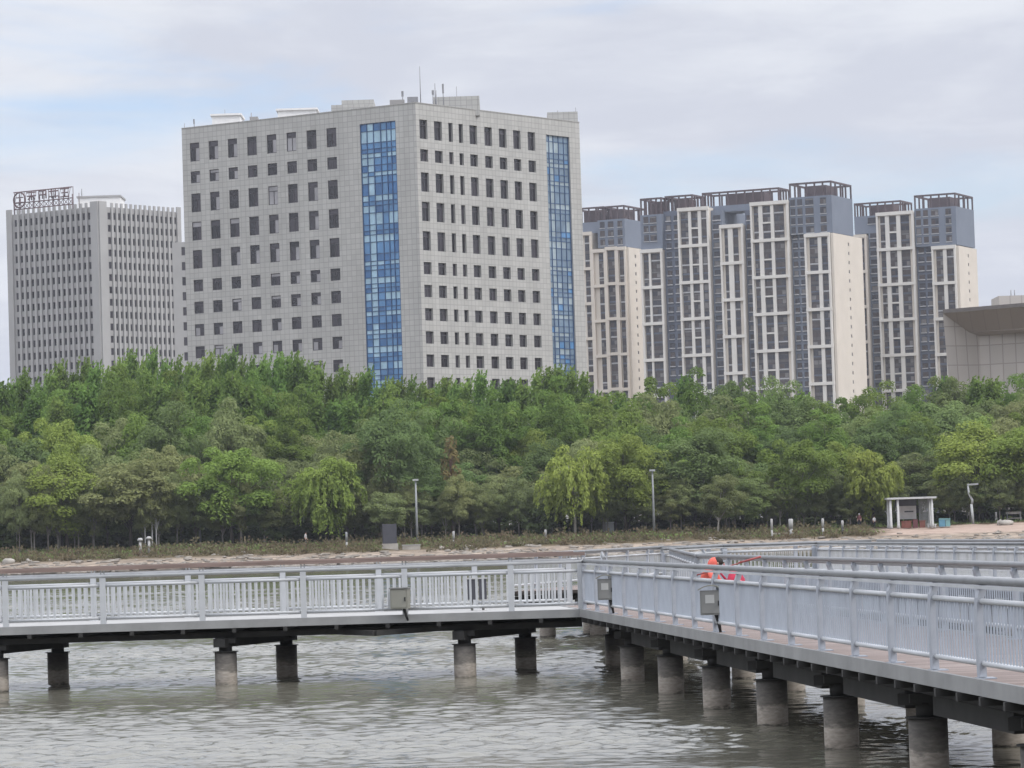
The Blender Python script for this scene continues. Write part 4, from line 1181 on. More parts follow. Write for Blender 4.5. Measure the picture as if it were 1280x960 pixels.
# ------------------------------------------------------------------ people
def skin_body(name, joints, edges, radii, part_mat, mats, parent, root=0):
    """one continuous body grown over a skeleton; clothes are the materials of its stretches"""
    me = bpy.data.meshes.new(name); me.from_pydata([tuple(j) for j in joints], edges, [])
    o = bpy.data.objects.new(name, me); COL.objects.link(o)
    sk = o.modifiers.new('skin', 'SKIN'); ss = o.modifiers.new('sub', 'SUBSURF'); ss.levels = 2; ss.render_levels = 2
    for i, r in enumerate(radii): me.skin_vertices[0].data[i].radius = (r, r) if not hasattr(r, '__len__') else r
    me.skin_vertices[0].data[root].use_root = True
    dg = bpy.context.evaluated_depsgraph_get()
    em = bpy.data.meshes.new_from_object(o.evaluated_get(dg)); em.name = name
    bpy.data.objects.remove(o)
    em.materials.clear()
    for m in mats: em.materials.append(m)
    segs = [(Vector(joints[a]), Vector(joints[b_]), part_mat[i]) for i, (a, b_) in enumerate(edges)]
    for p in em.polygons:
        c = p.center; best = None
        for a, b_, mi in segs:
            d = b_ - a; tt = max(0, min(1, (c - a).dot(d) / max(d.length_squared, 1e-9))); q = (c - a - d * tt).length
            if best is None or q < best[0]: best = (q, mi)
        p.material_index = best[1]; p.use_smooth = True
    return link(name, em, parent)
def head(parent, c, facing, r, hairm, cap=None):
    f = Vector(facing).normalized(); s = Vector((f.y, -f.x, 0)).normalized(); c = Vector(c)
    nm = MB(); nm.blob(c + f * r * .92 - Vector((0, 0, r * .1)), (r * .16, r * .16, r * .2), M['skin'], 1, 5, 8, 0); nm.build('nose', parent)
    for sg in (-1, 1):
        e_ = MB(); e_.blob(c + f * r * .86 + s * sg * r * .35 + Vector((0, 0, r * .12)), (r * .12,) * 3, M['hair'], 1, 5, 8, 0); e_.build('eye', parent)
        e_ = MB(); e_.blob(c + s * sg * r * .9, (r * .16, r * .16, r * .26), M['skin'], 1, 5, 8, 0); e_.build('ear', parent)
    m_ = MB(); m_.blob(c + f * r * .84 - Vector((0, 0, r * .48)), (r * .2, r * .2, r * .07), M['maroon'], 1, 5, 8, 0); m_.build('mouth', parent)
    h = MB(); h.blob(c - f * r * .16 + Vector((0, 0, r * .28)), (r * .93, r * .93, r * .95), cap or hairm, 3, 8, 12, .04); h.build('hat' if cap else 'hair', parent)
def stander(label, px, Y, face, top, legs, cap=None, h=1.7):
    p = at_ground(px, Y); t = thing('person', label, 'person', p)
    k = h / 1.7; f = Vector(face).normalized(); s = Vector((f.y, -f.x, 0))
    J = lambda x, y, z: tuple((s * x + f * y + Vector((0, 0, z))) * k)
    js = [J(0, 0, .92), J(0, 0, 1.15), J(0, 0, 1.36), J(0, .01, 1.48), J(0, .03, 1.57), J(0, .04, 1.64),
          J(.10, 0, .86), J(.11, .03, .48), J(.11, -.02, .09), J(.11, .12, .04), J(-.10, 0, .86), J(-.11, -.02, .48), J(-.12, -.08, .09), J(-.12, .06, .04),
          J(.18, 0, 1.38), J(.24, -.02, 1.10), J(.22, .10, .88), J(.21, .15, .79), J(-.18, 0, 1.38), J(-.24, -.02, 1.10), J(-.22, .10, .88), J(-.21, .15, .79)]
    es = [(0, 1), (1, 2), (2, 3), (3, 4), (4, 5), (0, 6), (6, 7), (7, 8), (8, 9), (0, 10), (10, 11), (11, 12), (12, 13), (2, 14), (14, 15), (15, 16), (16, 17), (2, 18), (18, 19), (19, 20), (20, 21)]
    ra = [.13, .125, .13, .055, .09, .08, .09, .065, .045, .04, .09, .065, .045, .04, .06, .048, .037, .03, .06, .048, .037, .03]
    pm = [1, 1, 1, 0, 0, 2, 2, 2, 3, 2, 2, 2, 3, 1, 1, 0, 0, 1, 1, 0, 0]
    skin_body('body', js, es, [r * k for r in ra], pm, [M['skin'], M[top], M[legs], M['black']], t)
    head(t, J(0, .04, 1.60), f, .10 * k, M['hair'], M[cap] if cap else None)
stander('person in grey shirt and dark trousers walking below the trees on the far bank', 382, 421, (1, -.4, 0), 'shirtgrey', 'trousers', None, 1.85)
stander('person in dark maroon with a white hat under the trees left of the shelter', 1075, 424, (-.5, -1, 0), 'maroon', 'trousers', 'shirtwhite', 1.8)
stander('person in white top and dark trousers standing close left of the shelter', 1093.5, 423, (.6, -1, 0), 'shirtwhite', 'trousers', None, 1.5)

# angler on the right walkway: seated, bent forward towards the right
Yp = 69.0; pp = Vector((X(886.5, Yp), Yp, DECK))
t = thing('person', 'person in orange-red hooded jacket bent forward on the right walkway', 'person', pp)
f = Vector((.9, -.25, 0)).normalized(); s = Vector((f.y, -f.x, 0))
J = lambda x, y, z: tuple(s * x + f * y + Vector((0, 0, z)))
js = [J(0, -.12, .50), J(0, -.07, .68), J(0, .03, .88), J(0, .12, .97), J(0, .19, 1.02), J(0, .25, 1.04),
      J(.10, -.02, .49), J(.13, .30, .52), J(.13, .24, .10), J(.13, .38, .04), J(-.10, -.02, .49), J(-.13, .30, .52), J(-.13, .24, .10), J(-.13, .38, .04),
      J(.17, .06, .88), J(.22, .16, .66), J(.14, .34, .62), J(.12, .41, .60), J(-.17, .06, .88), J(-.22, .16, .66), J(-.14, .34, .62), J(-.12, .41, .60)]
es = [(0, 1), (1, 2), (2, 3), (3, 4), (4, 5), (0, 6), (6, 7), (7, 8), (8, 9), (0, 10), (10, 11), (11, 12), (12, 13), (2, 14), (14, 15), (15, 16), (16, 17), (2, 18), (18, 19), (19, 20), (20, 21)]
ra = [.17, .175, .17, .085, .105, .09, .10, .075, .05, .042, .10, .075, .05, .042, .085, .065, .05, .035, .085, .065, .05, .035]
skin_body('body', js, es, ra, [1, 1, 1, 1, 0, 2, 2, 2, 3, 2, 2, 2, 3, 1, 1, 1, 0, 1, 1, 1, 0], [M['skin'], M['jacket'], M['crimson'], M['black']], t)
head(t, J(0, .22, 1.03), f, .11, M['hair'])
hd_ = MB(); hd_.blob(J(0, .13, 1.02), (.135, .135, .135), M['jacket'], 4, 8, 12, .05); hd_.build('hood', t)
# the folding stool it sits on
t = thing('folding_stool', 'low folding stool under the person in orange-red', 'stool', pp + f * -.12)
mb = MB(); mb.obox(s * -.2 - f * .16 + Vector((0, 0, .37)), s * .4, f * .32, (0, 0, .025), M['crimson']); mb.build('seat', t)
for a, b_ in ((-.16, .16), (.16, -.16)):
    for x in (-.18, .18):
        mb = MB(); mb.tube([s * x + f * a + Vector((0, 0, 0)), s * (x * .98) + f * b_ + Vector((0, 0, .369))], .013, M['steel'], 8); mb.build('leg', t)
# red bag and rod
Yb = 66.5; pb = Vector((X(920, Yb), Yb, DECK))
t = thing('backpack', 'crimson bag with a painted pink highlight standing right of the person in orange-red', 'bag', pb)
mb = MB(); mb.blob((0, 0, .56), (.20, .16, .36), M['crimson'], 6, 9, 14, .06); mb.build('body', t)
mb = MB(); mb.blob((.05, -.13, .62), (.10, .06, .12), M['pinkhighlight'], 7, 6, 10, .05); mb.build('painted_highlight', t)  # bulge whose pink colour paints a highlight on the bag
mb = MB(); mb.tube([(-.04, .02, .86), (-.22, .0, 1.02), (-.28, .0, .86), (-.12, .0, .66)], .022, M['crimson'], 8); mb.build('strap', t)
mb = MB(); mb.blob((0, 0, .12), (.22, .18, .12), M['black'], 8, 6, 12, .03); mb.build('base', t)
t = thing('fishing_rod', 'red fishing rod leaning past the crimson bag on the right walkway', 'rod', (X(866, 68), 68.0, DECK + .8))
A_ = Vector((0, 0, 0)); e_ = at(951, 696.5, 67.5) - Vector((X(866, 68), 68.0, DECK + .8))
mb = MB(); mb.tube([A_, A_.lerp(e_, .5), e_], [.014, .011, .009], M['rodred'], 8); mb.build('shaft', t)
mb = MB(); mb.tube([A_.lerp(e_, .68) + Vector((0, -.02, .01)), e_ + Vector((0, -.02, .01))], .02, M['rodred'], 8); mb.build('rod_sleeve', t)

# ------------------------------------------------------------------ things on the bank
def shelter():
    Y = 421.0; a = at_ground(1112, Y); t = thing('shelter', 'white flat-roofed shelter with grey back wall on the right of the bank', 'shelter', a)
    m = 10.2                                   # pixels per metre here
    mb = MB(); mb.box(-.25, 5.75, -1.2, 2.4, 3.55, 3.78, M['shelterwhite']); mb.build('roof', t)
    for x, y in ((.15, -.8), (1.05, -.8), (5.2, -.8), (.15, 2.1), (5.2, 2.1)):
        mb = MB(); mb.lathe([(.26, 0), (.17, .45), (.15, 3.548)], M['shelterwhite'], (x, y, 0), 10); mb.build('column', t)
    mb = MB(); mb.box(1.4, 3.55, 1.6, 1.75, 1.1, 2.72, M['shirtgrey']); mb.build('display_board', t)
    mb = MB(); mb.box(2.1, 3.2, 1.55, 1.597, 1.95, 2.12, M['panel']); mb.build('text_line', t)
    mb = MB(); mb.box(1.0, 3.6, 1.62, 1.78, 2.723, 3.54, M['panel']); mb.build('dark_fascia', t)
    mb = MB()
    for i in range(9): mb.box(3.9 + i * .15, 3.98 + i * .15, 1.65, 1.72, .1, 3.5, M['lampgrey'])
    mb.build('grille', t)
    for x, w_ in ((1.5, 1.3), (3.7, .8)):
        mb = MB(); mb.box(x, x + w_, .2, .75, .78, .9, M['redbrown']); mb.box(x + .06, x + w_ - .06, .25, .7, .02, .778, M['redbrown']); mb.build('counter', t)
    mb = MB(); mb.box(2.95, 3.55, .3, .8, .02, 1.05, M['maroon']); mb.build('cupboard', t)
    b = thing('bench', 'pale bench slab beside the right column of the shelter', 'bench', a + Vector((4.55, -.6, 0)))
    mb = MB(); mb.obox((0, 0, .38), (1.2, .1, -.06), (0, .4, 0), (0, 0, .1), M['shelterwhite']); mb.build('seat', b)
    for x in (.1, .95):
        mb = MB(); mb.box(x, x + .15, .05, .35, 0, .33, M['shelterwhite']); mb.build('leg', b)
    b = thing('litter_bin', 'blue bin with a teal lid right of the shelter', 'bin', a + Vector((6.1, -.2, 0)))
    mb = MB(); mb.box(0, .72, 0, .7, .06, .92, M['bluebin']); mb.box(.78, 1.34, 0, .7, .06, .86, M['tealbin']); mb.build('body', b)
    mb = MB(); mb.obox((.0, -.05, .925), (1.38, 0, -.04), (0, .8, 0), (0, 0, .16), M['tealbin']); mb.build('lid', b)
shelter()
def lamp(label, px, pyt, Y, style):
    a = at_ground(px, Y); h = at(px, pyt, Y).z - a.z
    t = thing('street_lamp', label, 'lamp', a)
    mb = MB(); mb.tube([(0, 0, 0), (0, 0, h * .5), (0, 0, h - .1)], [.17, .14, .10], M['lampgrey'], 10)
    if style == 1:
        mb = MB(); mb.tube([(.25, 0, 0), (.12, 0, h * .52)], [.17, .16], M['lamppale'], 10); mb.tube([(.2, 0, h * .53), (.25, 0, h * .62), (-.15, 0, h * .78), (-.22, 0, h - .08)], [.16, .15, .14, .12], M['lamppale'], 10)
    mb.build('pole', t)
    mb = MB()
    if style == 0: mb.box(-.35, .35, -.3, .3, h - .098, h + .12, M['lamppale'])
    elif style == 1: mb.obox((-.3, -.15, h - .07), (1.35, 0, .05), (0, .3, 0), (0, 0, .2), M['lamppale'])
    else: mb.obox((-.1, -.15, h - .098), (1.0, 0, .04), (0, .3, 0), (0, 0, .14), M['lamppale'])
    mb.build('lamp_head', t)
lamp('tall grey lamp post with square head behind the dark noticeboard', 521.5, 600, 421, 0)
lamp('pale lamp post with a kinked stem and flat arm, right of the shelter', 1214.5, 606, 424, 1)
lamp('grey lamp post half hidden in leaves near the middle of the bank', 818, 588, 423, 0)
lamp('pale lamp head poking out of dark trees on the left', 250, 612, 432, 2)
def noticeboard():
    a = at_ground(487, 415.5); t = thing('noticeboard', 'dark upright noticeboard on a white plinth at the water side', 'board', a)
    z = at(487, 655, 415.5).z - a.z
    mb = MB(); mb.box(-.8, .8, -.12, .12, .62, z, M['panel']); mb.build('panel', t)
    mb = MB(); mb.box(-.95, 1.0, -.35, .35, -.2, .617, M['rockwhite']); mb.build('plinth', t)
    for x in (-.86, .80):
        mb = MB(); mb.box(x, x + .06, -.06, .06, .62, z + .1, M['panel']); mb.build('post', t)
noticeboard()
a = at_ground(513, 415); t = thing('low_wall', 'low pale kerb wall right of the noticeboard', 'wall', a)
mb = MB(); mb.box(-1.0, 1.15, -.25, .25, -.2, .42, M['rockwhite']); mb.build('body', t)
mb = MB(); mb.box(-1.06, 1.2, -.3, .3, .423, .52, M['postwhite']); mb.build('coping', t)
posts = [(433, 671, 665, 'short grey stake in the grass left of the noticeboard'), (567, 672, 664, 'short white marker post right of the tall lamp'), (682, 670, 662, 'short white marker post among green scrub left of the pale trunk'),
         (965, 664, 648.5, 'taller pale stake at the edge of the sandy bank'), (989, 656, 648.5, 'wide white marker post second along from the taller pale stake'), (1029, 655, 648, 'thin white marker post between the stake and the shelter'),
         (1053.5, 660, 650.5, 'white topped marker post with dark foot left of the person with white hat'), (175, 682, 672.5, 'white mushroom-shaped garden lamp in the left scrub, left of a pair'), (186, 679, 670.5, 'white mushroom-shaped garden lamp in the left scrub, right of a pair'), (1246, 645, 640, 'stubby white post behind the pale boulders on the right')]
for px, yb, yt, lab in posts:
    Y = 415.5 if px not in (965, 1246) else (413 if px == 965 else 426)
    a = at_ground(px, Y); z = at(px, yt, Y).z - a.z; t = thing('marker_post' if 'lamp' not in lab else 'garden_lamp', lab, 'post' if 'garden' not in lab else 'lamp', a)
    if 'mushroom' in lab:
        mb = MB(); mb.tube([(0, 0, 0), (0, 0, z - .35)], [.16, .16], M['postwhite'], 10); mb.build('stem', t)
        mb = MB(); mb.lathe([(.34, z - .349), (.33, z - .15), (.18, z)], M['postwhite'], (0, 0, 0), 14); mb.build('cap', t)
    else:
        r = .28 if px == 989 else (.14 if px < 1000 or px > 1060 else .16)
        mb = MB(); mb.tube([(0, 0, -.1), (0, 0, z * .45)], r * .85, M['panel' if px == 1053.5 else 'postwhite'], 8); mb.build('foot', t)
        mb = MB(); mb.tube([(0, 0, z * .45 + .002), (0, 0, z - .06), (0, 0, z)], [r, r, r * .7], M['postwhite' if px != 433 else 'lampgrey'], 8); mb.build('shaft', t)
rocks = [(10, 698, 411, 1.1, .55, 'flat pale boulder at the left end of the bank'), (35, 697, 412, .6, .35, 'small pale boulder second from the left end of the bank'), (585, 680, 413, 1.0, .4, 'white flat rock right of the white marker post'),
         (552, 679, 414, .6, .3, 'small pale rock below the tall lamp post'), (1259, 655, 420, 1.25, .55, 'long white boulder on the grass right of the kinked lamp'), (1251, 650, 420.5, .6, .6, 'round white boulder touching the long white one')]
for i, (px, py, Y, rx, rz_, lab) in enumerate(rocks):
    rx *= .68; rz_ *= .75; a = at_ground(px, Y); mb = MB(); mb.blob((0, 0, rz_ * .5), (rx, rx * .6, rz_), M['rockwhite'], i, 7, 11, .16); o = mb.build('boulder', None); o.location = a; tag(o, lab, 'rock')
a = at_ground(1268, 427); t = thing('park_bench', 'pale slatted bench under the trees at the right edge', 'bench', a)
for z_, nm in ((.45, 'seat'), (1.0, 'backrest')):
    mb = MB(); mb.box(-.9, 1.0, -.25 if z_ < .6 else .3, .25 if z_ < .6 else .36, z_, z_ + (.08 if z_ < .6 else .3), M['barkpale']); mb.build(nm, t)
for x in (-.8, .8):
    mb = MB(); mb.box(x, x + .1, -.2, .3, 0, .448, M['lampgrey']); mb.box(x, x + .1, .24, .298, .45, 1.3, M['lampgrey']); mb.build('leg', t)
a = at_ground(761, 428); t = thing('utility_box', 'pale grey utility box in the shade of the trees mid bank', 'box', a)
mb = MB(); mb.box(-.65, .65, -.4, .4, .1, 1.5, M['lampgrey']); mb.build('body', t)
mb = MB(); mb.box(-.72, .72, -.47, .47, 1.503, 1.6, M['lamppale']); mb.build('lid', t)
mb = MB(); mb.box(-.7, .7, -.45, .45, -.2, .097, M['rockwhite']); mb.build('plinth', t)
def kerb():
    for i, (p0, p1, lab) in enumerate(((872, 945, 'pale kerb line at the foot of the trees, left piece'), (950, 1012, 'pale kerb line at the foot of the trees, right piece by the tall stake'))):
        a, b_ = at_ground(p0, 418), at_ground(p1, 418); mb = MB(); mb.obox((0, 0, -.2), (b_ - a), (0, .35, 0), (0, 0, .42), M['rockwhite'])
        o = mb.build('kerb', None, None); o.location = a; tag(o, lab, 'kerb')
kerb()
# rubble along the water
def rubble():
    V, Q = [], []
    n = 2600; base = 0
    rg = np.random.default_rng(4)
    th = np.array([[math.sin(math.pi * i / 4) * math.cos(2 * math.pi * j / 6), math.sin(math.pi * i / 4) * math.sin(2 * math.pi * j / 6), math.cos(math.pi * i / 4)] for i in range(5) for j in range(6)])
    q0 = np.array([[i * 6 + j, (i + 1) * 6 + j, (i + 1) * 6 + (j + 1) % 6, i * 6 + (j + 1) % 6] for i in range(4) for j in range(6)])
    for k in range(n):
        x = rg.uniform(-75, 75); y = 400.5 + abs(rg.normal(0, 5.0)) ; r = rg.uniform(.12, .5) * (1.2 if y < 403 else .7)
        s_ = np.array([r * rg.uniform(.8, 2.6), r * rg.uniform(.6, 1.2), r * rg.uniform(.3, .7)])
        V.append(th * s_ * rg.uniform(.8, 1.2, (30, 1)) + np.array([x, y, gz(x, y) + r * .15])); Q.append(q0 + base); base += 30
    me = np_mesh('rubble', np.vstack(V), np.vstack(Q), [M['rock']])
    stuff(link('rubble', me))
rubble()

# ------------------------------------------------------------------ trees
def leaf_quads(P, Nrm, size, aspect, rg, up=None):
    n = len(P)
    a = rg.normal(size=(n, 3)) if up is None else np.tile(np.array(up), (n, 1)) + rg.normal(size=(n, 3)) * .35
    Nn = Nrm / np.linalg.norm(Nrm, axis=1, keepdims=True)
    u = a - Nn * (a * Nn).sum(1, keepdims=True); u /= np.linalg.norm(u, axis=1, keepdims=True) + 1e-9
    v = np.cross(Nn, u)
    s = size * rg.uniform(.6, 1.35, (n, 1))
    u = u * s * aspect; v = v * s
    V = np.stack([P - u * .5, P + v * .42 - u * .05, P + u * .5, P - v * .42 + u * .05], 1).reshape(-1, 3)
    return V, np.arange(n * 4).reshape(-1, 4)
def clump_points(c, r, n, rg, squash=.75):
    d = rg.normal(size=(n, 3)); d[:, 2] = np.where(d[:, 2] < -.5, -d[:, 2], d[:, 2]); d /= np.linalg.norm(d, axis=1, keepdims=True)
    rad = rg.uniform(.72, 1.08, (n, 1))
    P = c + d * rad * r * np.array([1, 1, squash])
    return P, d + rg.normal(size=(n, 3)) * .34 + np.array([0, -.12, .55])
def make_crown(kind, seed):
    rg = np.random.default_rng(seed)
    PP, NN = [], []; limbs = []; up = None; aspect = 1.25; size = .42
    if kind == 'poplar':        # 24 m, narrow, spiky, blown a little to the right
        H = 24; size = .30; aspect = 1.7; up = (.25, 0, 1)
        for i in range(120):
            z = H * rg.uniform(.14, .93); fr = z / H
            rad = 2.1 * min(1, (1.02 - fr) * 2.2) * (.55 + .45 * min(1, fr * 4)); th = rg.uniform(0, 6.28); q = rg.uniform(.15, 1) ** .6
            c = np.array([math.cos(th) * rad * q + .9 * fr ** 2, math.sin(th) * rad * q, z])
            n = 62; t = rg.uniform(-.5, .5, (n, 1)) * 2.6
            ax = np.array([math.cos(th) * .28 + .16, math.sin(th) * .28, 1.0])
            P = c + ax * t + rg.normal(size=(n, 3)) * .42 * (1 - abs(t) / 3.2)
            PP.append(P); NN.append(rg.normal(size=(n, 3)) * .4 + np.array([math.cos(th), math.sin(th), .8]))
        for i in range(7):
            b0 = np.array([.7 + rg.normal() * .5, rg.normal() * .5, H * .84]); b1 = b0 + np.array([.7 + rg.normal() * .45, rg.normal() * .5, H * rg.uniform(.08, .2)])
            n = 40; t = rg.uniform(0, 1, (n, 1)); PP.append(b0 + (b1 - b0) * t + rg.normal(size=(n, 3)) * .30 * (1.1 - t)); NN.append(rg.normal(size=(n, 3)))
        limbs = [((0, 0, 0), (.1, 0, H * .4), (.5, 0, H * .8), (.9, 0, H * .97), .26)]
        for i in range(8):
            th = rg.uniform(0, 6.28); z = H * rg.uniform(.18, .7); limbs.append(((0.1, 0, z), (math.cos(th) * .8, math.sin(th) * .8, z + 2), (math.cos(th) * 1.3 + .3, math.sin(th) * 1.3, z + 4.5), None, .07))
    elif kind in ('broad', 'olive', 'grey', 'lime'):
        H = {'broad': 15, 'olive': 11, 'grey': 14, 'lime': 11}[kind]; Rr = {'broad': 3.7, 'olive': 4.3, 'grey': 4.2, 'lime': 4.2}[kind]
        zc, rz_ = {'broad': (.58, .44), 'olive': (.60, .36), 'grey': (.58, .43), 'lime': (.58, .41)}[kind]
        size = .235
        nb = 74
        for i in range(nb):
            d = rg.normal(size=3); d /= np.linalg.norm(d); q = rg.uniform(.2, 1) ** .45
            wob = 1 + .24 * math.sin(3 * math.atan2(d[1], d[0]) + seed) + .15 * rg.normal()
            c = np.array([d[0] * Rr * q * wob, d[1] * Rr * q * wob, H * zc + d[2] * H * rz_ * q * (.9 + .12 * rg.normal())])
            if c[2] < H * .2: c[2] = H * rg.uniform(.2, .32)
            r = Rr * rg.uniform(.20, .36)
            P, N_ = clump_points(c, r, 250, rg, .62 if kind == 'olive' else .8); PP.append(P); NN.append(N_)
            if i % 6 == 0: limbs.append(((0, 0, H * .22), tuple(c * np.array([.35, .35, .72])), tuple(c * np.array([.85, .85, .96])), None, .09))
        limbs.append(((0, 0, 0), (.1, .05, H * .25), (.2, 0, H * .5), (.1, .1, H * .8), .20))
    elif kind == 'willow':
        H = 11; Rr = 3.9; size = .24; aspect = 1.9; up = (0, 0, 1)
        for i in range(80):
            d = rg.normal(size=3); d[2] = d[2] * .9 + .15; d /= np.linalg.norm(d); q = rg.uniform(.3, 1) ** .5
            w3 = 1 + .26 * math.sin(2 * math.atan2(d[1], d[0]) + seed) + .14 * math.sin(5 * math.atan2(d[1], d[0]) + 2 * seed) + .1 * rg.normal()
            c = np.array([d[0] * Rr * q * w3, d[1] * Rr * q * w3, H * (.60 + .36 * d[2] * q * rg.uniform(.75, 1.15))])
            P, N_ = clump_points(c, rg.uniform(.6, 1.15), 80, rg, .85); PP.append(P); NN.append(N_)
            for k in range(3):
                ln = H * rg.uniform(.08, .24); n = 34; t = rg.uniform(0, 1, (n, 1)); o = c + rg.normal(size=3) * np.array([.5, .5, .2])
                PP.append(o + np.hstack([d[0] * .25 * t, d[1] * .25 * t, -ln * t]) + rg.normal(size=(n, 3)) * np.array([.13, .13, .2])); NN.append(rg.normal(size=(n, 3)) * .4 + np.array([d[0], d[1], .6]))
        limbs = [((0, 0, 0), (.1, 0, H * .3), (.0, 0, H * .5), (.1, 0, H * .8), .2)]
        for i in range(8):
            th = i * .8 + rg.uniform(0, .5); limbs.append(((0, 0, H * .3), (math.cos(th) * 1.3, math.sin(th) * 1.3, H * .6), (math.cos(th) * 2.8, math.sin(th) * 2.8, H * .78), None, .09))
    elif kind == 'brown':
        H = 12; size = .34; aspect = 1.7; up = (0, 0, 1)
        for i in range(26):
            z = H * rg.uniform(.35, .98); th = rg.uniform(0, 6.28); r = 1.3 * (1.25 - z / H) * 1.6
            c = np.array([math.cos(th) * r * .7, math.sin(th) * r * .7, z]); P, N_ = clump_points(c, .55, 22, rg, 1.5); PP.append(P); NN.append(N_)
            limbs.append(((0, 0, z * .75), tuple(c * np.array([.5, .5, .92])), tuple(c), None, .05))
        limbs.append(((0, 0, 0), (.1, 0, H * .35), (0, 0, H * .7), (.1, 0, H), .16))
    elif kind == 'dark':        # bushy undergrowth plant
        H = 3.6; size = .34
        for i in range(22):
            d = rg.normal(size=3); d /= np.linalg.norm(d); c = np.array([d[0] * 1.5, d[1] * 1.5, 1.7 + d[2] * 1.2]); P, N_ = clump_points(c, .8, 60, rg); PP.append(P); NN.append(N_)
        limbs = [((0, 0, 0), (.1, 0, .8), (.1, .1, 1.6), None, .08), ((.1, 0, 0), (.5, .2, .9), (.9, .3, 1.9), None, .06), ((-.1, 0, 0), (-.5, .1, .9), (-.8, -.2, 1.9), None, .06)]
    P = np.vstack(PP); N_ = np.vstack(NN)
    V, Q = leaf_quads(P, N_, size, aspect, rg, up)
    me = np_mesh(kind + '_crown', V, Q, [LEAF[kind]])
    bark = {'brown': 'deadwood'}.get(kind, 'bark')
    def trunk(bm):
        mb = MB()
        for a, b_, c, d, r in limbs:
            pts = [a, b_, c] + ([d] if d else []); rr = [r * (1 - .8 * i / (len(pts) - 1)) for i in range(len(pts))]
            if a[2] == 0: rr[0] *= 1.15
            mb.tube(pts, rr, bm, 7)
        return mb.mesh(kind + '_trunk')
    return me, trunk(M[bark]), H, trunk
PROTO = {}
for kind, nv in (('poplar', 4), ('broad', 3), ('olive', 3), ('grey', 3), ('lime', 2), ('willow', 3), ('brown', 1), ('dark', 2)):
    PROTO[kind] = [make_crown(kind, 100 + 17 * i + len(kind)) for i in range(nv)]
NAMES = {'poplar': 'poplar_tree', 'broad': 'broadleaf_tree', 'olive': 'olive_green_tree', 'grey': 'grey_green_tree', 'lime': 'fresh_green_tree', 'willow': 'willow_tree', 'brown': 'withered_tree', 'dark': 'bush'}
def tree(kind, px, Y, top_py, label, group=None, width=None, rg=random, trunkm=None, lean=0.0, variant=None):
    cr, tr, H, tf = PROTO[kind][rg.randrange(len(PROTO[kind])) if variant is None else variant]
    a = at_ground(px, Y); h = at(px, top_py, Y).z - a.z
    k = h / H; kw = k if width is None else width
    t = thing(NAMES[kind], label, 'tree' if kind != 'dark' else 'bush', a, group, 0)
    t.rotation_euler = (0, lean, rg.uniform(0, 6.28) if kind != 'poplar' else rg.uniform(-.7, .7))
    t.scale = (kw, kw, k)
    link('crown', cr, t); link('trunk', tf(M[trunkm]) if trunkm else tr, t)
    return t
ZONES = [(-200, 118, 'below the ribbed tower, left half'), (118, 228, 'below the ribbed tower, right half'), (228, 330, 'below the grey office block, left end'), (330, 449, 'below the left office face, middle'), (449, 525, 'below the deep blue glass strip'),
         (525, 610, 'below the right office face, left half'), (610, 682, 'below the right office face, right half'), (682, 728, 'below the paler glass strip'), (728, 803, 'below the partly hidden apartment tower'), (803, 900, 'below the long apartment block, left bays'),
         (900, 990, 'below the long apartment block, middle bays'), (990, 1085, 'below the long block, cream side wall'), (1085, 1178, 'below the rightmost apartment tower'), (1178, 1500, 'below the stone hall')]
zone = lambda px: next(z for a, b_, z in ZONES if a <= px < b_)
KDESC = {'poplar': 'tall spiky green poplar', 'broad': 'bright green upright tree', 'olive': 'olive green spreading tree', 'grey': 'dull grey-green tree', 'lime': 'fresh green rounded tree', 'willow': 'yellow-green drooping willow', 'brown': 'withered reddish tree'}
def anon(kind, px, Y, top, row, rg, width=None):
    lab = f'{KDESC[kind]} in the {row} row, {zone(px)}'
    return tree(kind, px, Y, top, lab, lab.replace(KDESC[kind], KDESC[kind] + 's'), width, rg)
def prof(px):
    pts = [(-60, 486), (0, 478), (50, 466), (100, 455), (150, 448), (200, 440), (240, 446), (280, 440), (350, 438), (385, 458), (450, 468), (520, 473), (600, 474), (640, 466), (665, 462), (720, 466), (745, 480), (790, 492), (812, 484), (832, 470), (862, 474), (900, 482), (918, 474), (945, 486),
           (985, 478), (1040, 500), (1075, 494), (1100, 484), (1140, 482), (1170, 466), (1200, 462), (1220, 466), (1250, 470), (1300, 462), (1400, 460)]
    for (a, ya), (b_, yb) in zip(pts, pts[1:]):
        if px <= b_: return ya + (yb - ya) * (px - a) / (b_ - a)
    return 470
rg = random.Random(21)
x = -40.0
while x < 1320:
    if x < 770: anon('poplar', x, rg.uniform(485, 520), prof(x) + rg.uniform(-9, 14), 'back', rg, 1.0)
    else: anon(rg.choice(['broad', 'broad', 'grey', 'poplar']), x, rg.uniform(480, 515), prof(x) + rg.uniform(-6, 12), 'back', rg, 1.15)
    x += rg.uniform(11, 17) if x < 770 else rg.uniform(17, 25)
x = -50.0
while x < 1320:
    if x < 770: anon(rg.choice(['poplar', 'poplar', 'broad']), x, rg.uniform(466, 482), prof(x) + 26 + rg.uniform(-8, 22), 'second', rg, 1.1)
    else: anon(rg.choice(['grey', 'broad', 'olive']), x, rg.uniform(465, 480), prof(x) + 24 + rg.uniform(-10, 22), 'second', rg, 1.2)
    x += rg.uniform(18, 27) if x < 770 else rg.uniform(26, 36)
x = -45.0
while x < 1320:
    kind = rg.choice(['broad', 'olive', 'grey', 'broad', 'lime']) if x < 400 or x > 640 else rg.choice(['broad', 'grey', 'grey', 'olive'])
    anon(kind, x, rg.uniform(448, 463), 523 + rg.uniform(-18, 22), 'third', rg, 1.05)
    x += rg.uniform(30, 42)
x = -45.0
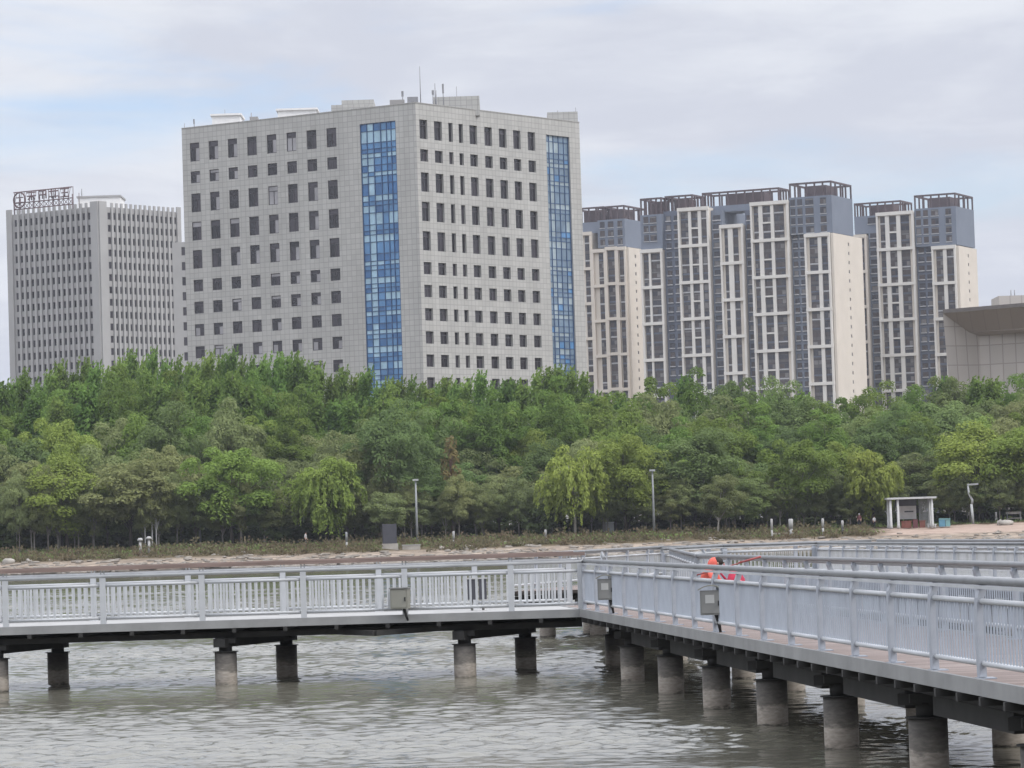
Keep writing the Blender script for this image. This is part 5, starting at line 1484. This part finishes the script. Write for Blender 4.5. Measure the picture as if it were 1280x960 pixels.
while x < 1320:
    kind = rg.choice(['olive', 'olive', 'grey', 'lime']) if x < 460 or x > 830 else rg.choice(['grey', 'grey', 'olive'])
    anon(kind, x, rg.uniform(434, 446), 560 + rg.uniform(-14, 22), 'fourth', rg, .95)
    x += rg.uniform(34, 48)
x = -30.0
while x < 1320:
    if not (1095 < x < 1185):
        kind = rg.choice(['olive', 'olive', 'grey']); anon(kind, x, rg.uniform(428.5, 434), 600 + rg.uniform(-14, 16), 'front', rg, rg.uniform(.7, .9))
    x += rg.uniform(40, 60)
# trees one can pick out
named = [('willow', 408, 424, 568, 'bright yellow-green willow standing on the bank left of the noticeboard', .95, None), ('willow', 719, 423, 556, 'yellow-green weeping willow with a pale stem in mid bank', .85, 'barkpale'),
         ('lime', 783, 427, 541, 'fresh green rounded tree just right of the weeping willow with pale stem', 1.1, None), ('willow', 1092, 426.5, 560, 'bright green willow overhanging the left end of the shelter', .95, None),
         ('lime', 1000, 428, 546, 'fresh green rounded tree left of the willow by the shelter', 1.0, None), ('lime', 1228, 430, 531, 'large fresh green tree rising behind the kinked lamp', 1.35, None), ('lime', 1290, 428, 528, 'large fresh green tree cut by the right edge', 1.3, None),
         ('lime', 84, 428, 574, 'fresh green rounded tree above the leftmost pale boulders', 1.2, None), ('olive', 163, 427, 571, 'broad olive tree above the white mushroom lamps', 1.25, 'bark'), ('lime', 290, 429, 556, 'fresh green tree between the white mushroom lamps and the walking person', 1.2, None),
         ('brown', 566, 431, 548, 'withered reddish-brown tree right of the tall grey lamp', 1.0, None), ('olive', 897, 417.5, 592, 'small pale olive tree with a leaning whitish stem at the scrub edge', .62, 'barkpale'), ('grey', 490, 432, 506, 'large dull green tree rising behind the tall grey lamp', 1.15, None),
         ('olive', 485, 423.5, 612, 'small tree with a forked pale trunk behind the noticeboard', .6, 'barkpale'), ('grey', 868, 431, 540, 'big dark grey-green tree left of the small leaning tree', 1.3, None),
         ('grey', 930, 424, 600, 'low grey-green tree right of the small leaning tree', .8, None)]
for kind, px, Y, top, lab, wd, tm in named:
    tree(kind, px, Y, top, lab, None, wd, rg, tm, -.16 if 'leaning' in lab else 0)
for px, lab in ((181.5, 'whitewashed slim trunk in the left wood, leftmost of three'), (190, 'whitewashed slim trunk in the left wood, middle of three'), (195.5, 'whitewashed slim trunk in the left wood, rightmost of three')):
    tree('olive', px, 426, 585 + rg.uniform(-8, 8), lab, None, .45, rg, 'limewash')
# slim bare stems at the wood's edge
for i in range(85):
    px = rg.uniform(-20, 1300)
    if 1095 < px < 1180: continue
    tree('olive', px, rg.uniform(426, 431), 596 + rg.uniform(-10, 24), f'slim young tree at front edge, {zone(px)}', f'slim young trees at front edge, {zone(px)}', .48, rg, 'barkpale' if rg.random() < .2 else 'barkgrey')
# bushes in the shade
for i in range(95):
    px = -30 + i * 14.2 + rg.uniform(-6, 6)
    if 1100 < px < 1180: Y = rg.uniform(434, 440)
    else: Y = rg.uniform(431, 446)
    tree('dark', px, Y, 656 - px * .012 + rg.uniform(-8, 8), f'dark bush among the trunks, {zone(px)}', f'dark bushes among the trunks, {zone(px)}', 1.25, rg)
t = tree('dark', 674, 425, 632, 'greyish pink twiggy bush right of the withered tree', None, 1.1, rg)
# low scrub and grass of the bank, past counting
def scrub(name, n, y0, y1, h0, h1, m, seed, xr=(-72, 72), plaza=True, clus=.5):
    r = np.random.default_rng(seed); n0 = n // 14
    cx = r.uniform(xr[0], xr[1], n0); cy = r.uniform(y0, y1, n0); ch = r.uniform(h0, h1, n0) * r.choice([.5, .8, 1.3], n0)
    ok = np.ones(n0, bool)
    if plaza: ok = ~((cx > 43) & (cy < 425)) & ~((cx > -16.3) & (cx < -10.4) & (cy < 415.8))
    cx, cy, ch = cx[ok], cy[ok], ch[ok]
    X_ = np.repeat(cx, 14) + r.normal(size=len(cx) * 14) * clus; Y_ = np.repeat(cy, 14) + r.normal(size=len(cx) * 14) * clus * .7; H_ = np.repeat(ch, 14) * r.uniform(.05, 1, len(cx) * 14)
    Z_ = np.array([gz(a, b_) for a, b_ in zip(X_, Y_)]) + H_
    P = np.stack([X_, Y_, Z_], 1)
    V, Q = leaf_quads(P, r.normal(size=P.shape) * .7 + np.array([0, -.3, .8]), .24, 1.8, r, (0, 0, 1))
    stuff(link(name, np_mesh(name, V, Q, [m])))
scrub('bank_scrub', 30000, 411.2, 425, .25, 1.1, LEAF['scrub'], 5, clus=.35)
scrub('bank_grass', 14000, 414, 430, .2, .6, LEAF['grey'], 6, clus=.8)
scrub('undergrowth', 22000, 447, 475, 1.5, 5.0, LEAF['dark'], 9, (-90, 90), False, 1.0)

# ------------------------------------------------------------------ the air
def haze():
    N = NT('haze_air'); v = N.n('ShaderNodeVolumePrincipled')
    v.inputs['Color'].default_value = (.80, .83, .90, 1); v.inputs['Density'].default_value = HAZE; v.inputs['Anisotropy'].default_value = .2
    N.l(v.outputs[0], N.out.inputs['Volume'])
    mb = MB(); mb.box(-4100, 4100, -450, 8100, -4.0, 190, N.m); stuff(mb.build('haze'))
haze()
